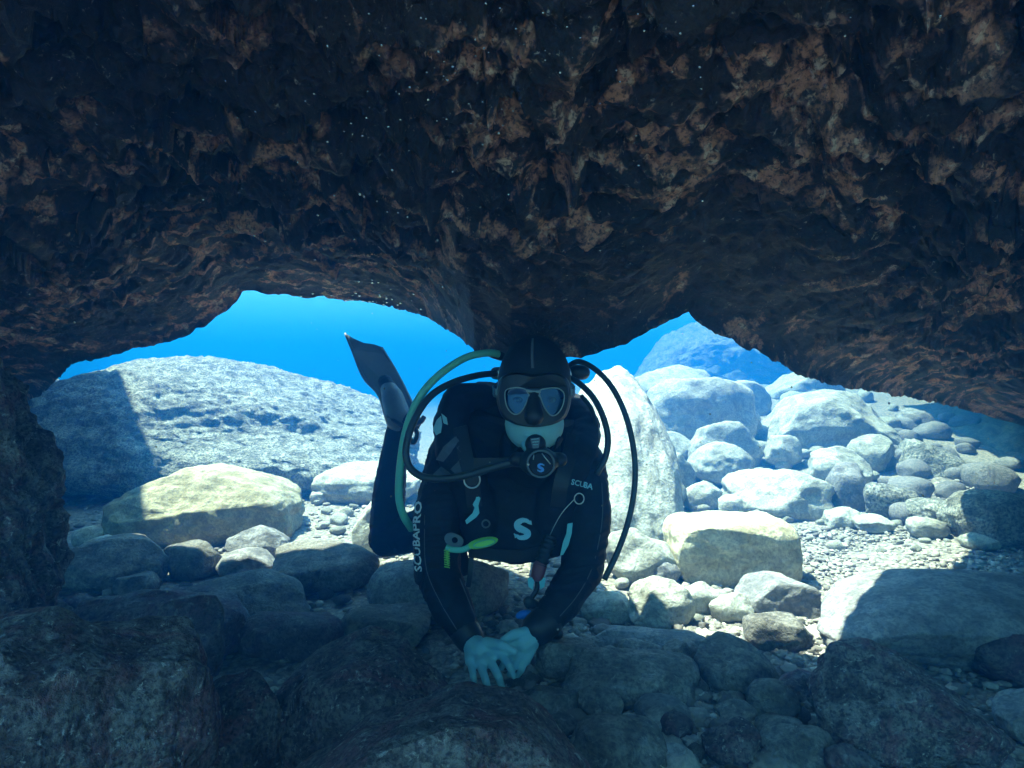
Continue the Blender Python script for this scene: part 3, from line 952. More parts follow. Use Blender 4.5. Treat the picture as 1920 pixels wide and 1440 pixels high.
# trunk
blob(bm, P(967, 905, 1.66), (0.170, 0.13, 0.115))
blob(bm, P(966, 938, 1.80), (0.155, 0.17, 0.112))
blob(bm, P(950, 945, 1.98), (0.160, 0.14, 0.115))
limb([(905, 855, 1.63, .070), (850, 858, 1.60, .068)]); limb([(1030, 860, 1.63, .070), (1086, 868, 1.60, .068)])
limb([(985, 850, 1.61, .065), (872, 805, 1.63, .062)]); limb([(1010, 850, 1.61, .065), (1088, 820, 1.63, .055)])
limb([(900, 760, 1.70, .06), (1070, 775, 1.70, .055)])
# arms
limb([(848, 862, 1.585, .066), (822, 960, 1.54, .063), (819, 1072, 1.50, .056)], ARM)
limb([(819, 1072, 1.50, .054), (848, 1138, 1.44, .049), (880, 1198, 1.395, .031)], ARM)
limb([(1088, 872, 1.585, .066), (1104, 970, 1.54, .058), (1090, 1070, 1.50, .051)], ARM)
limb([(1090, 1070, 1.50, .050), (1052, 1130, 1.44, .045), (1008, 1184, 1.395, .031)], ARM)
# legs
limb([(905, 955, 2.02, .090), (820, 985, 2.07, .078), (724, 1010, 2.12, .060)])
limb([(724, 1010, 2.12, .060), (730, 920, 2.135, .058), (739, 850, 2.14, .046), (747, 795, 2.15, .038)])
limb([(747, 795, 2.15, .040), (772, 792, 2.11, .034)]); limb([(750, 790, 2.15, .040), (738, 745, 2.20, .034), (722, 715, 2.24, .026)])
limb([(985, 955, 2.02, .090), (1000, 968, 2.40, .062), (1010, 958, 2.80, .042)])
limb([(1010, 958, 2.80, .042), (1012, 958, 2.96, .034)])
# hands: palm, four unequal fingers and a thumb each
def hand(wr, pts, thumb, palm_r):
    w = P(*wr)
    limb([(*wr, .026), (wr[0] * .5 + pts[1][0][0] * .5, wr[1] * .5 + pts[1][0][1] * .5, wr[2] * .5 + pts[1][0][2] * .5, .026)], HAND)
    for (k, m, t), r in zip(pts, (.0084, .0087, .0084, .0074)):
        limb([(*wr, .018), (*k, palm_r)], HAND)
        limb([(*k, r * 1.12), (*m, r)], HAND); limb([(*m, r), (*t, r * .78)], HAND)
    for a, b in zip(pts, pts[1:]):
        limb([(*a[0], palm_r * .6), (*b[0], palm_r * .6)], HAND)
    limb([(*thumb[0], .0135), (*thumb[1], .0112)], HAND); limb([(*thumb[1], .0112), (*thumb[2], .0085)], HAND)
hand((884, 1206, 1.385), [((938, 1226, 1.325), (955, 1248, 1.290), (963, 1268, 1.298)),
                          ((919, 1238, 1.318), (935, 1269, 1.278), (942, 1291, 1.290)),
                          ((900, 1243, 1.318), (911, 1276, 1.280), (916, 1297, 1.290)),
                          ((882, 1240, 1.325), (887, 1267, 1.292), (890, 1285, 1.298))],
     ((912, 1206, 1.350), (940, 1210, 1.322), (964, 1222, 1.316)), .0122)
hand((1004, 1190, 1.388), [((956, 1206, 1.372), (936, 1222, 1.352), (925, 1236, 1.352)),
                           ((960, 1221, 1.362), (948, 1240, 1.342), (940, 1252, 1.345)),
                           ((970, 1233, 1.358), (962, 1252, 1.334), (955, 1265, 1.338)),
                           ((985, 1238, 1.360), (978, 1256, 1.338), (970, 1268, 1.342))],
     ((985, 1186, 1.372), (962, 1190, 1.362), (944, 1200, 1.360)), .0125)
me = fuse(bm, 0.0029, 2, 0.5)
nv = len(me.polygons)
cen = np.empty(nv * 3, dtype=np.float32); me.polygons.foreach_get('center', cen); cen = cen.reshape(-1, 3)
def seg_dist(segs):
    best = np.full(nv, 9.0)
    for a, b, ra, rb in segs:
        a, b = np.array(a), np.array(b)
        ab = b - a
        t = np.clip(((cen - a) @ ab) / (ab @ ab), 0, 1)
        best = np.minimum(best, np.linalg.norm(cen - a - t[:, None] * ab, axis=1) - (ra + (rb - ra) * t))
    return best
dh, da = seg_dist(HAND), seg_dist(ARM)
hc = np.array(P(1002, 750, 1.48))
vco = np.empty(len(me.vertices) * 3, dtype=np.float32); me.vertices.foreach_get('co', vco); vco = vco.reshape(-1, 3)
vno = np.empty(len(me.vertices) * 3, dtype=np.float32); me.vertices.foreach_get('normal', vno); vno = vno.reshape(-1, 3)
keep, cen_f, nv_f = nv, cen, nv
cen, nv = vco, len(vco)
cloth = np.clip((seg_dist(HAND) - 0.012) / 0.02, 0, 1) * np.clip((np.linalg.norm(vco - np.array(P(1002, 750, 1.48)), axis=1) - 0.15) / 0.03, 0, 1)
elbow = sum(np.exp(-(np.linalg.norm(vco - np.array(P(*q)), axis=1) / 0.10) ** 2) for q in ((819, 1072, 1.5), (1090, 1070, 1.5), (848, 870, 1.58), (1088, 880, 1.58), (724, 1000, 2.12)))
wr = ridged(vco * np.array([7, 7, 34.0]) + 2.2 * np.stack([fbm(vco * 6, 2)] * 3, 1), 2) - 0.45
vco = vco + vno * (cloth * (0.0022 + 0.0055 * np.clip(elbow, 0, 1)) * wr)[:, None]
me.vertices.foreach_set('co', vco.astype(np.float32).ravel()); me.update()
cen, nv = cen_f, nv_f
skin = ((dh < 0.012) & (dh < da - 0.004)) | ((np.linalg.norm(cen - hc, axis=1) < 0.16) & (cen[:, 1] < 1.50) & (cen[:, 2] > P(1002, 852, 1.42).z))
me.materials.clear(); me.materials.append(MAT['neoprene']); me.materials.append(MAT['skin'])
me.polygons.foreach_set('material_index', skin.astype(np.int32))
me.polygons.foreach_set('use_smooth', [True] * nv)
BODY = part(link('body', me))

# --- hood with a face opening
bm = bmesh.new()
blob(bm, P(1002, 716, 1.505), (0.091, 0.108, 0.117))
blob(bm, P(1002, 800, 1.462), (0.077, 0.076, 0.074))
blob(bm, P(1002, 758, 1.435), (0.073, 0.056, 0.078))
round_cone(bm, P(1000, 800, 1.53), P(988, 880, 1.62), 0.070, 0.095)
me = fuse(bm, 0.006, 6, 0.5)
b2 = bmesh.new(); b2.from_mesh(me)
kill = []
for f_ in b2.faces:
    c = f_.calc_center_median()
    if c.y < 1.49:
        px = CX + c.x / c.y * F; py = CY - (c.z - CAMZ) / c.y * F
        if ((px - 1000) / (62 if py < 770 else 68)) ** 2 + ((py - 778) / (72 if py < 778 else 74)) ** 2 < 1 + 0.14 * math.sin(px * 0.25):
            kill.append(f_)
bmesh.ops.delete(b2, geom=kill, context='FACES')
bmesh.ops.solidify(b2, geom=b2.faces[:], thickness=0.004)
HOOD = part(from_bm('hood', b2, MAT['hood']))
# raised seam along the crown
bm = bmesh.new()
tube(bm, catmull([P(999, 690, 1.402), P(998, 672, 1.407), P(998, 652, 1.425), P(999, 636, 1.46)], 6), 0.0035, 8)
part(from_bm('seam', bm, MAT['pattern']), HOOD)
# stray hair wisps out of the hood's crown
bm = bmesh.new()
for k in range(150):
    a = random.uniform(-1, 1)
    b0 = P(1000 + a * 48, 628 + abs(a) * 22, 1.50)
    tube(bm, catmull([b0, b0 + Vector((a * .012 + random.uniform(-.012, .012), random.uniform(-.02, .02), .016)), b0 + Vector((a * .035 + random.uniform(-.025, .025), random.uniform(-.03, .02), random.uniform(.012, .05)))], 4), 0.0006, 3)
part(from_bm('hair', bm, MAT['hair']))

# --- mask
def wrapY(px, base): return base + 0.9 * ((px - 1001) / F * 1.38) ** 2 * 4.0
OUT = [(933, 728), (941, 708), (966, 699), (1001, 704), (1036, 699), (1060, 708), (1069, 728), (1069, 755), (1060, 781), (1041, 794), (1020, 799), (1001, 801), (981, 799), (960, 793), (942, 780), (933, 755)]
LENS = [[(947, 735), (957, 728), (975, 727), (987, 731), (991, 742), (986, 757), (978, 771), (968, 777), (957, 772), (949, 758)],
        [(1012, 733), (1027, 728), (1045, 728), (1056, 735), (1058, 748), (1054, 763), (1045, 776), (1034, 779), (1024, 769), (1016, 752)]]
MASK = bpy.data.objects.new('mask', None); COL.objects.link(MASK); part(MASK)
bm = bmesh.new()
def loop(pts, base, k=1.0):
    cx = sum(p[0] for p in pts) / len(pts); cyy = sum(p[1] for p in pts) / len(pts)
    return [bm.verts.new(P(cx + (x - cx) * k, cyy + (y - cyy) * k, wrapY(x, base))) for x, y in pts]
def ring_edges(vs): return [bm.edges.new((vs[i], vs[(i + 1) % len(vs)])) for i in range(len(vs))]
def dense(pts, n=4):
    v = [Vector((x, y, 0)) for x, y in pts]
    m = len(v); out = []
    for i in range(m):
        a, b, c, d = v[i - 1], v[i], v[(i + 1) % m], v[(i + 2) % m]
        for k in range(n):
            t = k / n
            q = 0.5 * ((2 * b) + (c - a) * t + (2 * a - 5 * b + 4 * c - d) * t * t + (3 * b - a - 3 * c + d) * t ** 3)
            out.append((q.x, q.y))
    return out
DO = dense(OUT); DL = [dense(l) for l in LENS]
front = loop(DO, 1.352, 0.94)
es = ring_edges(front)
inner = []
for l in DL:
    iv = loop(l, 1.352); inner.append(iv); es += ring_edges(iv)
bmesh.ops.triangle_fill(bm, use_beauty=True, edges=es)
mid = loop(DO, 1.366, 1.0); backl = loop(DO, 1.435, 1.02)
for a, b in ((front, mid), (mid, backl)):
    for i in range(len(a)):
        bm.faces.new((a[i], a[(i + 1) % len(a)], b[(i + 1) % len(a)], b[i]))
for iv, l in zip(inner, DL):
    bk = loop(l, 1.378, 0.98)
    for i in range(len(iv)):
        bm.faces.new((iv[i], iv[(i + 1) % len(iv)], bk[(i + 1) % len(iv)], bk[i]))
part(from_bm('skirt', bm, MAT['rubber'], smooth=False), MASK)
# nose pocket
bm = bmesh.new()
round_cone(bm, P(1001, 742, 1.352), P(1001, 780, 1.338), 0.012, 0.022)
part(from_bm('nose_pocket', bm, MAT['rubber']), MASK)
for l in DL:
    bm = bmesh.new()
    a = [bm.verts.new(P(x, y, wrapY(x, 1.358))) for x, y in l]
    bm.faces.new(a)
    part(from_bm('lens', bm, MAT['glass'], smooth=False), MASK)
    bm = bmesh.new()
    tube(bm, [P(x, y, wrapY(x, 1.349)) for x, y in l], 0.0015, 8, closed=True)
    part(from_bm('lens_rim', bm, MAT['maskframe']), MASK)
bm = bmesh.new()
for pts in ([(987, 732), (1001, 735), (1014, 734)], [(990, 741), (1001, 743), (1012, 742)]):
    tube(bm, catmull([P(x, y, 1.347) for x, y in pts], 5), 0.0032, 8)
part(from_bm('bridge', bm, MAT['maskframe']), MASK)
bm = bmesh.new()
for s in (-1, 1):
    pts = catmull([P(1001 + s * 66, 738, 1.395), P(1001 + s * 74, 736, 1.44), P(1001 + s * 75, 730, 1.50), P(1001 + s * 66, 722, 1.58)], 6)
    for dz in (-.008, -.003, .003, .008):
        tube(bm, [p + Vector((0, 0, dz)) for p in pts], 0.0028, 6)
part(from_bm('strap', bm, MAT['rubber']), MASK)
for s in (-1, 1):
    bm = bmesh.new()
    c = P(1001 + s * 69, 735, 1.40)
    bmesh.ops.create_cube(bm, size=1.0, matrix=Matrix.Translation(c) @ Matrix.Diagonal((.008, .022, .020, 1)))
    bmesh.ops.bevel(bm, geom=bm.edges[:], offset=.003, segments=2, affect='EDGES')
    part(from_bm('buckle', bm, MAT['maskframe']), MASK)
for cx in (971, 1033):
    bm = bmesh.new(); blob(bm, P(cx, 750, 1.386), (.0125, .010, .008))
    e = part(from_bm('eye', bm, MAT['eye']))
    bm = bmesh.new(); blob(bm, P(cx, 750, 1.3775), (.0055, .004, .0055), sub=2)
    part(from_bm('iris', bm, MAT['iris']), e)

# --- buoyancy vest
bm = bmesh.new()
def vl(pts):
    q = [(P(*p[:3]), p[3]) for p in pts]
    for (a, ra), (b, rb) in zip(q, q[1:]): round_cone(bm, a, b, ra, rb)
vl([(905, 745, 1.66, .040), (862, 750, 1.63, .046), (845, 795, 1.58, .047), (852, 850, 1.535, .048), (880, 905, 1.515, .050)])
vl([(1075, 765, 1.66, .034), (1100, 795, 1.62, .036), (1092, 845, 1.55, .040), (1062, 900, 1.52, .046)])
vl([(905, 745, 1.68, .045), (990, 760, 1.72, .05), (1080, 765, 1.68, .04)])
vl([(885, 850, 1.60, .06), (845, 905, 1.60, .055)])
blob(bm, P(968, 950, 1.60), (0.135, 0.080, 0.115))
blob(bm, P(965, 985, 1.64), (0.140, 0.095, 0.085))
blob(bm, P(895, 960, 1.53), (0.050, 0.040, 0.085)); blob(bm, P(1040, 955, 1.53), (0.052, 0.040, 0.085))
vl([(880, 905, 1.515, .040), (900, 1010, 1.53, .045), (965, 1025, 1.56, .045), (1040, 1015, 1.54, .040), (1062, 900, 1.52, .040)])
vl([(850, 1030, 1.60, .035), (866, 1062, 1.57, .026)])
VEST = part(link('vest', fuse(bm, 0.006, 6, 0.5, 0.004, 16), MAT['nylon']))
# straps over the chest
def strap(name, pts, w, mat, parent=VEST, th=0.004):
    b_ = bmesh.new()
    c = catmull([P(*p) for p in pts], 6)
    prev = None
    for i, p in enumerate(c):
        d = (c[min(i + 1, len(c) - 1)] - c[max(i - 1, 0)]).normalized()
        s = d.cross(Vector((0, -1, 0))).normalized() * w / 2
        n = Vector((0, -1, 0)) * th
        ring = [b_.verts.new(p - s), b_.verts.new(p + s), b_.verts.new(p + s + n), b_.verts.new(p - s + n)]
        if prev:
            for j in range(4): b_.faces.new((prev[j], prev[(j + 1) % 4], ring[(j + 1) % 4], ring[j]))
        else: b_.faces.new(ring[::-1])
        prev = ring
    b_.faces.new(prev)
    return part(from_bm(name, b_, mat, smooth=False), parent)
dgv = bpy.context.evaluated_depsgraph_get()
def world_bvh(*objs):
    vs, fs = [], []
    for o in objs:
        k = len(vs)
        vs += [o.matrix_world @ v.co for v in o.data.vertices]
        fs += [[i + k for i in p.vertices] for p in o.data.polygons]
    return BVHTree.FromPolygons(vs, fs)
bpy.context.view_layer.update()
TREE = world_bvh(BODY, VEST)
EYE = Vector((0, 0, CAMZ))
def on(px, py, lift=0.003, default=1.5):
    """the point of the suit or vest under that pixel, lifted off the cloth"""
    d = (P(px, py, 1.0) - EYE).normalized()
    h, n, i, t = TREE.ray_cast(EYE, d)
    if h is None or h.y > 1.9:
        return P(px, py, default)
    if n.dot(d) > 0: n = -n
    return h + (n * 0.4 - d * 0.6) * lift
def onY(px, py): return on(px, py).y
strap('shoulder_strap', [(862, 800, onY(862, 800) - .004), (872, 850, onY(872, 850) - .004), (884, 900, onY(884, 900) - .004), (890, 950, onY(890, 950) - .004)], 0.036, MAT['rubber'])
strap('shoulder_strap', [(1076, 815, onY(1076, 815) - .004), (1066, 860, onY(1066, 860) - .004), (1052, 905, onY(1052, 905) - .004), (1046, 950, onY(1046, 950) - .004)], 0.036, MAT['rubber'])
strap('chest_strap', [(888, 868, 1.452), (930, 868, 1.44), (972, 866, 1.43)], 0.024, MAT['rubber'])
strap('waist_strap', [(880, 1032, onY(900, 1030) - .004), (925, 1040, onY(925, 1036) - .006), (970, 1042, onY(970, 1040) - .006), (1015, 1036, onY(1015, 1034) - .006)], 0.03, MAT['rubber'])
strap('loose_strap', [(884, 1045, 1.50), (882, 1070, 1.49), (878, 1100, 1.49)], 0.012, MAT['rubber'])
def ring_part(name, cx, cy_, rx, ry, Y, r, mat, gap=0.0, parent=VEST):
    b_ = bmesh.new()
    n = 28
    pts = [P(cx + rx * math.cos(2 * math.pi * k / n), cy_ + ry * math.sin(2 * math.pi * k / n), Y) for k in range(n)]
    tube(b_, pts, r, 8, closed=True)
    return part(from_bm(name, b_, mat), parent)
ring_part('d_ring', 885, 900, 15, 15, onY(885, 905) - .012, 0.0022, MAT['silver'])
ring_part('d_ring', 1086, 935, 9, 10, onY(1086, 935) - .008, 0.0016, MAT['silver'])
ring_part('grommet', 911, 982, 7, 7, onY(911, 982) - .004, 0.0022, MAT['fin'])

def decal(name, polys, mat, parent=VEST, lift=0.003, cut=6.0):
    """flat print laid onto the cloth: outlines in pixels, each vertex set on the surface"""
    b_ = bmesh.new()
    for poly in polys:
        try:
            vs = [b_.verts.new((x, y, 0)) for x, y in poly]
            b_.faces.new(vs)
        except ValueError:
            pass
    bmesh.ops.triangulate(b_, faces=b_.faces[:])
    for _ in range(3):
        long = [e for e in b_.edges if e.calc_length() > cut]
        if not long: break
        bmesh.ops.subdivide_edges(b_, edges=long, cuts=1)
        bmesh.ops.triangulate(b_, faces=[f for f in b_.faces if len(f.verts) > 3])
    for v in b_.verts:
        v.co = on(v.co.x, v.co.y, lift)
    return part(from_bm(name, b_, mat, smooth=False), parent)
def s_logo(cx, cy_, h):
    """a heavy S with wedge-cut ends, as outlines in pixels"""
    sp = [(0.40, -0.30), (0.22, -0.42), (-0.05, -0.44), (-0.26, -0.30), (-0.24, -0.12), (-0.02, 0.02), (0.20, 0.14), (0.26, 0.30), (0.08, 0.43), (-0.18, 0.43), (-0.38, 0.30)]
    wd = [0.02, 0.10, 0.13, 0.15, 0.17, 0.18, 0.17, 0.15, 0.13, 0.10, 0.02]
    c = catmull([Vector((x, y, 0)) for x, y in sp], 4)
    ws = np.interp(np.linspace(0, 10, len(c)), range(11), wd)
    L, R_ = [], []
    for i, p in enumerate(c):
        d = (c[min(i + 1, len(c) - 1)] - c[max(i - 1, 0)]).normalized()
        n = Vector((-d.y, d.x, 0)) * ws[i]
        L.append((cx + (p + n).x * h, cy_ + (p + n).y * h)); R_.append((cx + (p - n).x * h, cy_ + (p - n).y * h))
    quads = [[L[i], L[i + 1], R_[i + 1], R_[i]] for i in range(len(L) - 1)]
    tips = [[(cx + .42 * h, cy_ - .46 * h), (cx + .46 * h, cy_ - .22 * h), (cx + .20 * h, cy_ - .30 * h)], [(cx - .46 * h, cy_ + .20 * h), (cx - .40 * h, cy_ + .48 * h), (cx - .16 * h, cy_ + .32 * h)]]
    return quads + tips
decal('chest_logo', s_logo(980, 992, 38), MAT['print_teal'], VEST, 0.006, 5)
def text_polys(txt):
    cu = bpy.data.curves.new('t', 'FONT')
    cu.body = txt
    cu.size = 1.0
    cu.offset = 0.025
    cu.resolution_u = 2
    o = bpy.data.objects.new('t', cu); COL.objects.link(o)
    bpy.context.view_layer.update()
    me_ = bpy.data.meshes.new_from_object(o.evaluated_get(bpy.context.evaluated_depsgraph_get()))
    bpy.data.objects.remove(o)
    vs = [v.co.copy() for v in me_.vertices]
    w = max(v.x for v in vs)
    return [[(vs[i].x / w, vs[i].y / 0.70) for i in p.vertices] for p in me_.polygons]
# letters reading upward along the sleeve
arm_mid = [(784, 1072), (780, 1030), (779, 990), (784, 940)]
def sleeve(u, v):
    k = min(u * 3, 2.999); i = int(k); t = k - i
    x = arm_mid[i][0] * (1 - t) + arm_mid[i + 1][0] * t; y = arm_mid[i][1] * (1 - t) + arm_mid[i + 1][1] * t
    return (x + 8 - v * 13, y)
decal('sleeve_lettering', [[sleeve(u, v) for u, v in p] for p in text_polys('SCUBAPRO')], MAT['print'], BODY, 0.004, 9)
decal('shoulder_lettering', [[(1070 + u * 40 + v * 2, 908 + u * 11 - 5 * math.sin(u * 2.6) * 0.2 - v * 10) for u, v in p] for p in text_polys('SCUBA')], MAT['print_teal'], BODY, 0.005, 9)
decal('strap_lettering', [[(943 + (1 - v) * 6 + u * 2, 852 - u * 12 ) for u, v in p] for p in text_polys('S')], MAT['print'], VEST, 0.004, 9)
# grey leaf pattern on the right shoulder
decal('shoulder_pattern', [[(818, 862), (832, 838), (852, 820), (874, 812), (876, 818), (858, 830), (845, 850), (832, 866)],
                           [(845, 880), (862, 862), (872, 842), (876, 858), (872, 880), (858, 892)],
                           [(812, 890), (828, 874), (842, 884), (852, 894), (830, 896)],
                           [(856, 840), (872, 826), (877, 832), (866, 850)]], MAT['pattern'], VEST, 0.004, 6)
decal('shoulder_patch', [[(813, 805), (820, 788), (828, 780), (830, 796), (828, 812), (819, 817)], [(828, 776), (838, 784), (840, 798), (832, 794)]], MAT['print_teal'], VEST, 0.006, 6)

def seam_line(pts, r=0.0012, mat=None):
    b_ = bmesh.new()
    tube(b_, catmull([on(x, y, 0.001) for x, y in pts], 4), r, 6)
    return part(from_bm('seam', b_, mat or MAT['pattern']), BODY)
seam_line([(1128, 905), (1130, 960), (1122, 1020), (1106, 1075), (1080, 1120), (1050, 1155)])
seam_line([(800, 900), (796, 1000), (800, 1070), (826, 1130), (856, 1180)])
seam_line([(862, 1085), (876, 1120), (892, 1160)])
# --- second stage in the mouth
REG = bpy.data.objects.new('regulator', None); COL.objects.link(REG); part(REG)
bm = bmesh.new()
blob(bm, P(1010, 866, 1.365), (.044, .034, .034)); round_cone(bm, P(968, 862, 1.375), P(1050, 862, 1.375), .017, .017)
blob(bm, P(1004, 832, 1.375), (.024, .022, .022))
part(link('case', fuse(bm, 0.003, 4), MAT['rubber']), REG)
bm = bmesh.new()
c = P(1014, 870, 1.328)
bmesh.ops.create_cone(bm, cap_ends=True, segments=32, radius1=.028, radius2=.024, depth=.012, matrix=Matrix.Translation(c) @ Matrix.Rotation(math.radians(90), 4, 'X'))
part(from_bm('purge_cover', bm, MAT['hood'], smooth=False), REG)
bm = bmesh.new()
tube(bm, [c + Vector((.029 * math.cos(a), .002, .029 * math.sin(a))) for a in [2 * math.pi * k / 32 for k in range(32)]], .0026, 8, closed=True)
part(from_bm('cover_ring', bm, MAT['fin']), REG)
bm = bmesh.new()
tube(bm, [P(1001, 852, 1.319), P(1000, 862, 1.318)], .0012, 6); tube(bm, [P(1016, 850, 1.319), P(1027, 864, 1.318), P(1032, 870, 1.319)], .0012, 6)
part(from_bm('cover_wire', bm, MAT['silver']), REG)
bm = bmesh.new()
for q in s_logo(1014, 877, 15):
    try: bm.faces.new([bm.verts.new(P(x, y, 1.3185)) for x, y in q])
    except ValueError: pass
part(from_bm('cover_logo', bm, MAT['print_blue'], smooth=False), REG)
bm = bmesh.new()
pl = [(994, 822), (1013, 820), (1010, 840), (999, 841)]
a = [bm.verts.new(P(x, y, 1.345)) for x, y in pl]; b = [bm.verts.new(P(x, y, 1.36)) for x, y in pl]
bm.faces.new(a); bm.faces.new(b[::-1])
for i in range(4): bm.faces.new((a[i], b[i], b[(i + 1) % 4], a[(i + 1) % 4]))
part(from_bm('name_plate', bm, MAT['fin'], smooth=False), REG)
bm = bmesh.new()
for q in ((996, 824, 1010, 822.5), (998, 829, 1010, 828), (999, 834, 1009, 833.5)):
    tube(bm, [P(q[0], q[1], 1.344), P(q[2], q[3], 1.344)], .0007, 5)
part(from_bm('plate_lines', bm, MAT['print_teal']), REG)

# --- tank, valve, hoses
TANK = bpy.data.objects.new('tank', None); COL.objects.link(TANK); part(TANK)
bm = bmesh.new()
round_cone(bm, P(992, 772, 1.76), P(972, 845, 2.28), .088, .088, 28)
part(from_bm('cylinder', bm, MAT['tank']), TANK)
bm = bmesh.new()
round_cone(bm, P(995, 745, 1.68), P(998, 728, 1.62), .026, .026); round_cone(bm, P(930, 700, 1.64), P(1070, 700, 1.64), .018, .018)
round_cone(bm, P(998, 728, 1.63), P(998, 700, 1.63), .03, .026)
part(link('first_stage', fuse(bm, 0.005, 3), MAT['silver']), TANK)
bm = bmesh.new()
round_cone(bm, P(1078, 698, 1.64), P(1092, 698, 1.64), .021, .021)
part(from_bm('valve_knob', bm, MAT['rubber']), TANK)
h_ = hose('octopus_hose', [(935, 664, 1.60), (912, 662, 1.58), (870, 672, 1.55), (820, 706, 1.52), (785, 748, 1.50), (762, 805, 1.50), (751, 870, 1.50), (748, 930, 1.51), (756, 965, 1.53), (772, 992, 1.56)], 0.0098, MAT['hose_teal'])
bm = bmesh.new(); round_cone(bm, P(924, 663, 1.60), P(940, 668, 1.62), .0125, .0125)
part(from_bm('fitting', bm, MAT['rubber']), h_)
bm = bmesh.new(); round_cone(bm, P(938, 666, 1.62), P(975, 690, 1.66), .009, .009); part(from_bm('stem', bm, MAT['rubber']), h_)
hose('regulator_hose', [(930, 700, 1.62), (895, 704, 1.58), (850, 717, 1.53), (808, 742, 1.49), (778, 785, 1.46), (762, 835, 1.44), (766, 872, 1.43), (790, 893, 1.42), (830, 898, 1.41), (880, 890, 1.40), (930, 875, 1.385), (972, 864, 1.375)], 0.0088, MAT['hose_grey'])
hose('gauge_hose', [(1060, 690, 1.64), (1085, 678, 1.60), (1118, 694, 1.56), (1150, 730, 1.53), (1175, 785, 1.51), (1189, 850, 1.50), (1190, 910, 1.49), (1180, 970, 1.48), (1160, 1030, 1.46), (1133, 1087, 1.44)], 0.0072, MAT['hose_grey'])
hose('inflator_hose', [(1060, 705, 1.64), (1085, 718, 1.60), (1112, 745, 1.57), (1132, 785, 1.55), (1140, 825, 1.54), (1134, 860, 1.53), (1118, 890, 1.52)], 0.0080, MAT['hose_grey'])
hose('drysuit_hose', [(1090, 742, 1.62), (1108, 765, 1.60), (1118, 800, 1.58), (1118, 835, 1.56), (1112, 858, 1.55)], 0.0060, MAT['hose_grey'])
# corrugated inflator hanging at his left side with clip and gauge
INF = bpy.data.objects.new('inflator', None); COL.objects.link(INF); part(INF)
bm = bmesh.new()
pts = catmull([P(1032, 1008, 1.49), P(1024, 1030, 1.475), P(1014, 1060, 1.465)], 12)
tube(bm, pts, [0.0155 + 0.0025 * math.sin(i * 1.6) for i in range(len(pts))], 14)
part(from_bm('grip', bm, MAT['rubber']), INF)
bm = bmesh.new(); round_cone(bm, P(1012, 1062, 1.465), P(1008, 1078, 1.46), .017, .016); part(from_bm('mouthpiece', bm, MAT['red']), INF)
bm = bmesh.new()
for s in (-1, 1):
    pts_ = [(1006 + s * 4, 1082), (1006 + s * 17, 1084), (1006 + s * 15, 1100), (1006 + s * 7, 1106)]
    a = [bm.verts.new(P(x, y, 1.452)) for x, y in pts_]; b = [bm.verts.new(P(x, y, 1.468)) for x, y in pts_]
    bm.faces.new(a); bm.faces.new(b[::-1])
    for i in range(4): bm.faces.new((a[i], b[i], b[(i + 1) % 4], a[(i + 1) % 4]))
part(from_bm('clip', bm, MAT['teal'], smooth=False), INF)
bm = bmesh.new(); tube(bm, catmull([P(1008, 1080, 1.46), P(1006, 1105, 1.455), P(996, 1122, 1.45), P(988, 1140, 1.445)], 5), .006, 8); part(from_bm('lanyard', bm, MAT['rubber']), INF)
bm = bmesh.new(); round_cone(bm, P(992, 1128, 1.45), P(1004, 1134, 1.455), .014, .012); part(from_bm('swivel', bm, MAT['hose_grey']), INF)
bm = bmesh.new(); blob(bm, P(982, 1152, 1.44), (.020, .012, .010), (0, -0.25, 0)); part(from_bm('tail_piece', bm, MAT['blue']), INF)
bm = bmesh.new()
tube(bm, catmull([P(1078, 935, onY(1078, 935) - .01), P(1055, 960, onY(1055, 960) - .008), P(1040, 985, onY(1040, 985) - .008), P(1030, 1006, 1.49)], 5), .0012, 6)
part(from_bm('retractor_cord', bm, MAT['silver']), INF)
bm = bmesh.new()
pts_ = [(1064, 982), (1074, 980), (1072, 1000), (1066, 1022), (1056, 1040), (1050, 1042), (1056, 1015), (1062, 1000)]
a = [bm.verts.new(P(x, y, 1.475)) for x, y in pts_]; b = [bm.verts.new(P(x, y, 1.485)) for x, y in pts_]
bm.faces.new(a); bm.faces.new(b[::-1])
for i in range(len(pts_)): bm.faces.new((a[i], b[i], b[(i + 1) % len(pts_)], a[(i + 1) % len(pts_)]))
part(from_bm('slate', bm, MAT['teal'], smooth=False), INF)
# whistle ribbon on the chest
bm = bmesh.new()
pts_ = [(893, 926), (901, 934), (897, 948), (899, 962), (893, 970), (875, 983), (872, 976), (886, 962), (890, 952), (886, 946), (892, 936)]
yw = onY(888, 955) - .012
a = [bm.verts.new(P(x, y, yw)) for x, y in pts_]; b = [bm.verts.new(P(x, y, yw + .006)) for x, y in pts_]
bm.faces.new(a); bm.faces.new(b[::-1])
for i in range(len(pts_)): bm.faces.new((a[i], b[i], b[(i + 1) % len(pts_)], a[(i + 1) % len(pts_)]))
part(from_bm('whistle', bm, MAT['teal'], smooth=False), VEST)
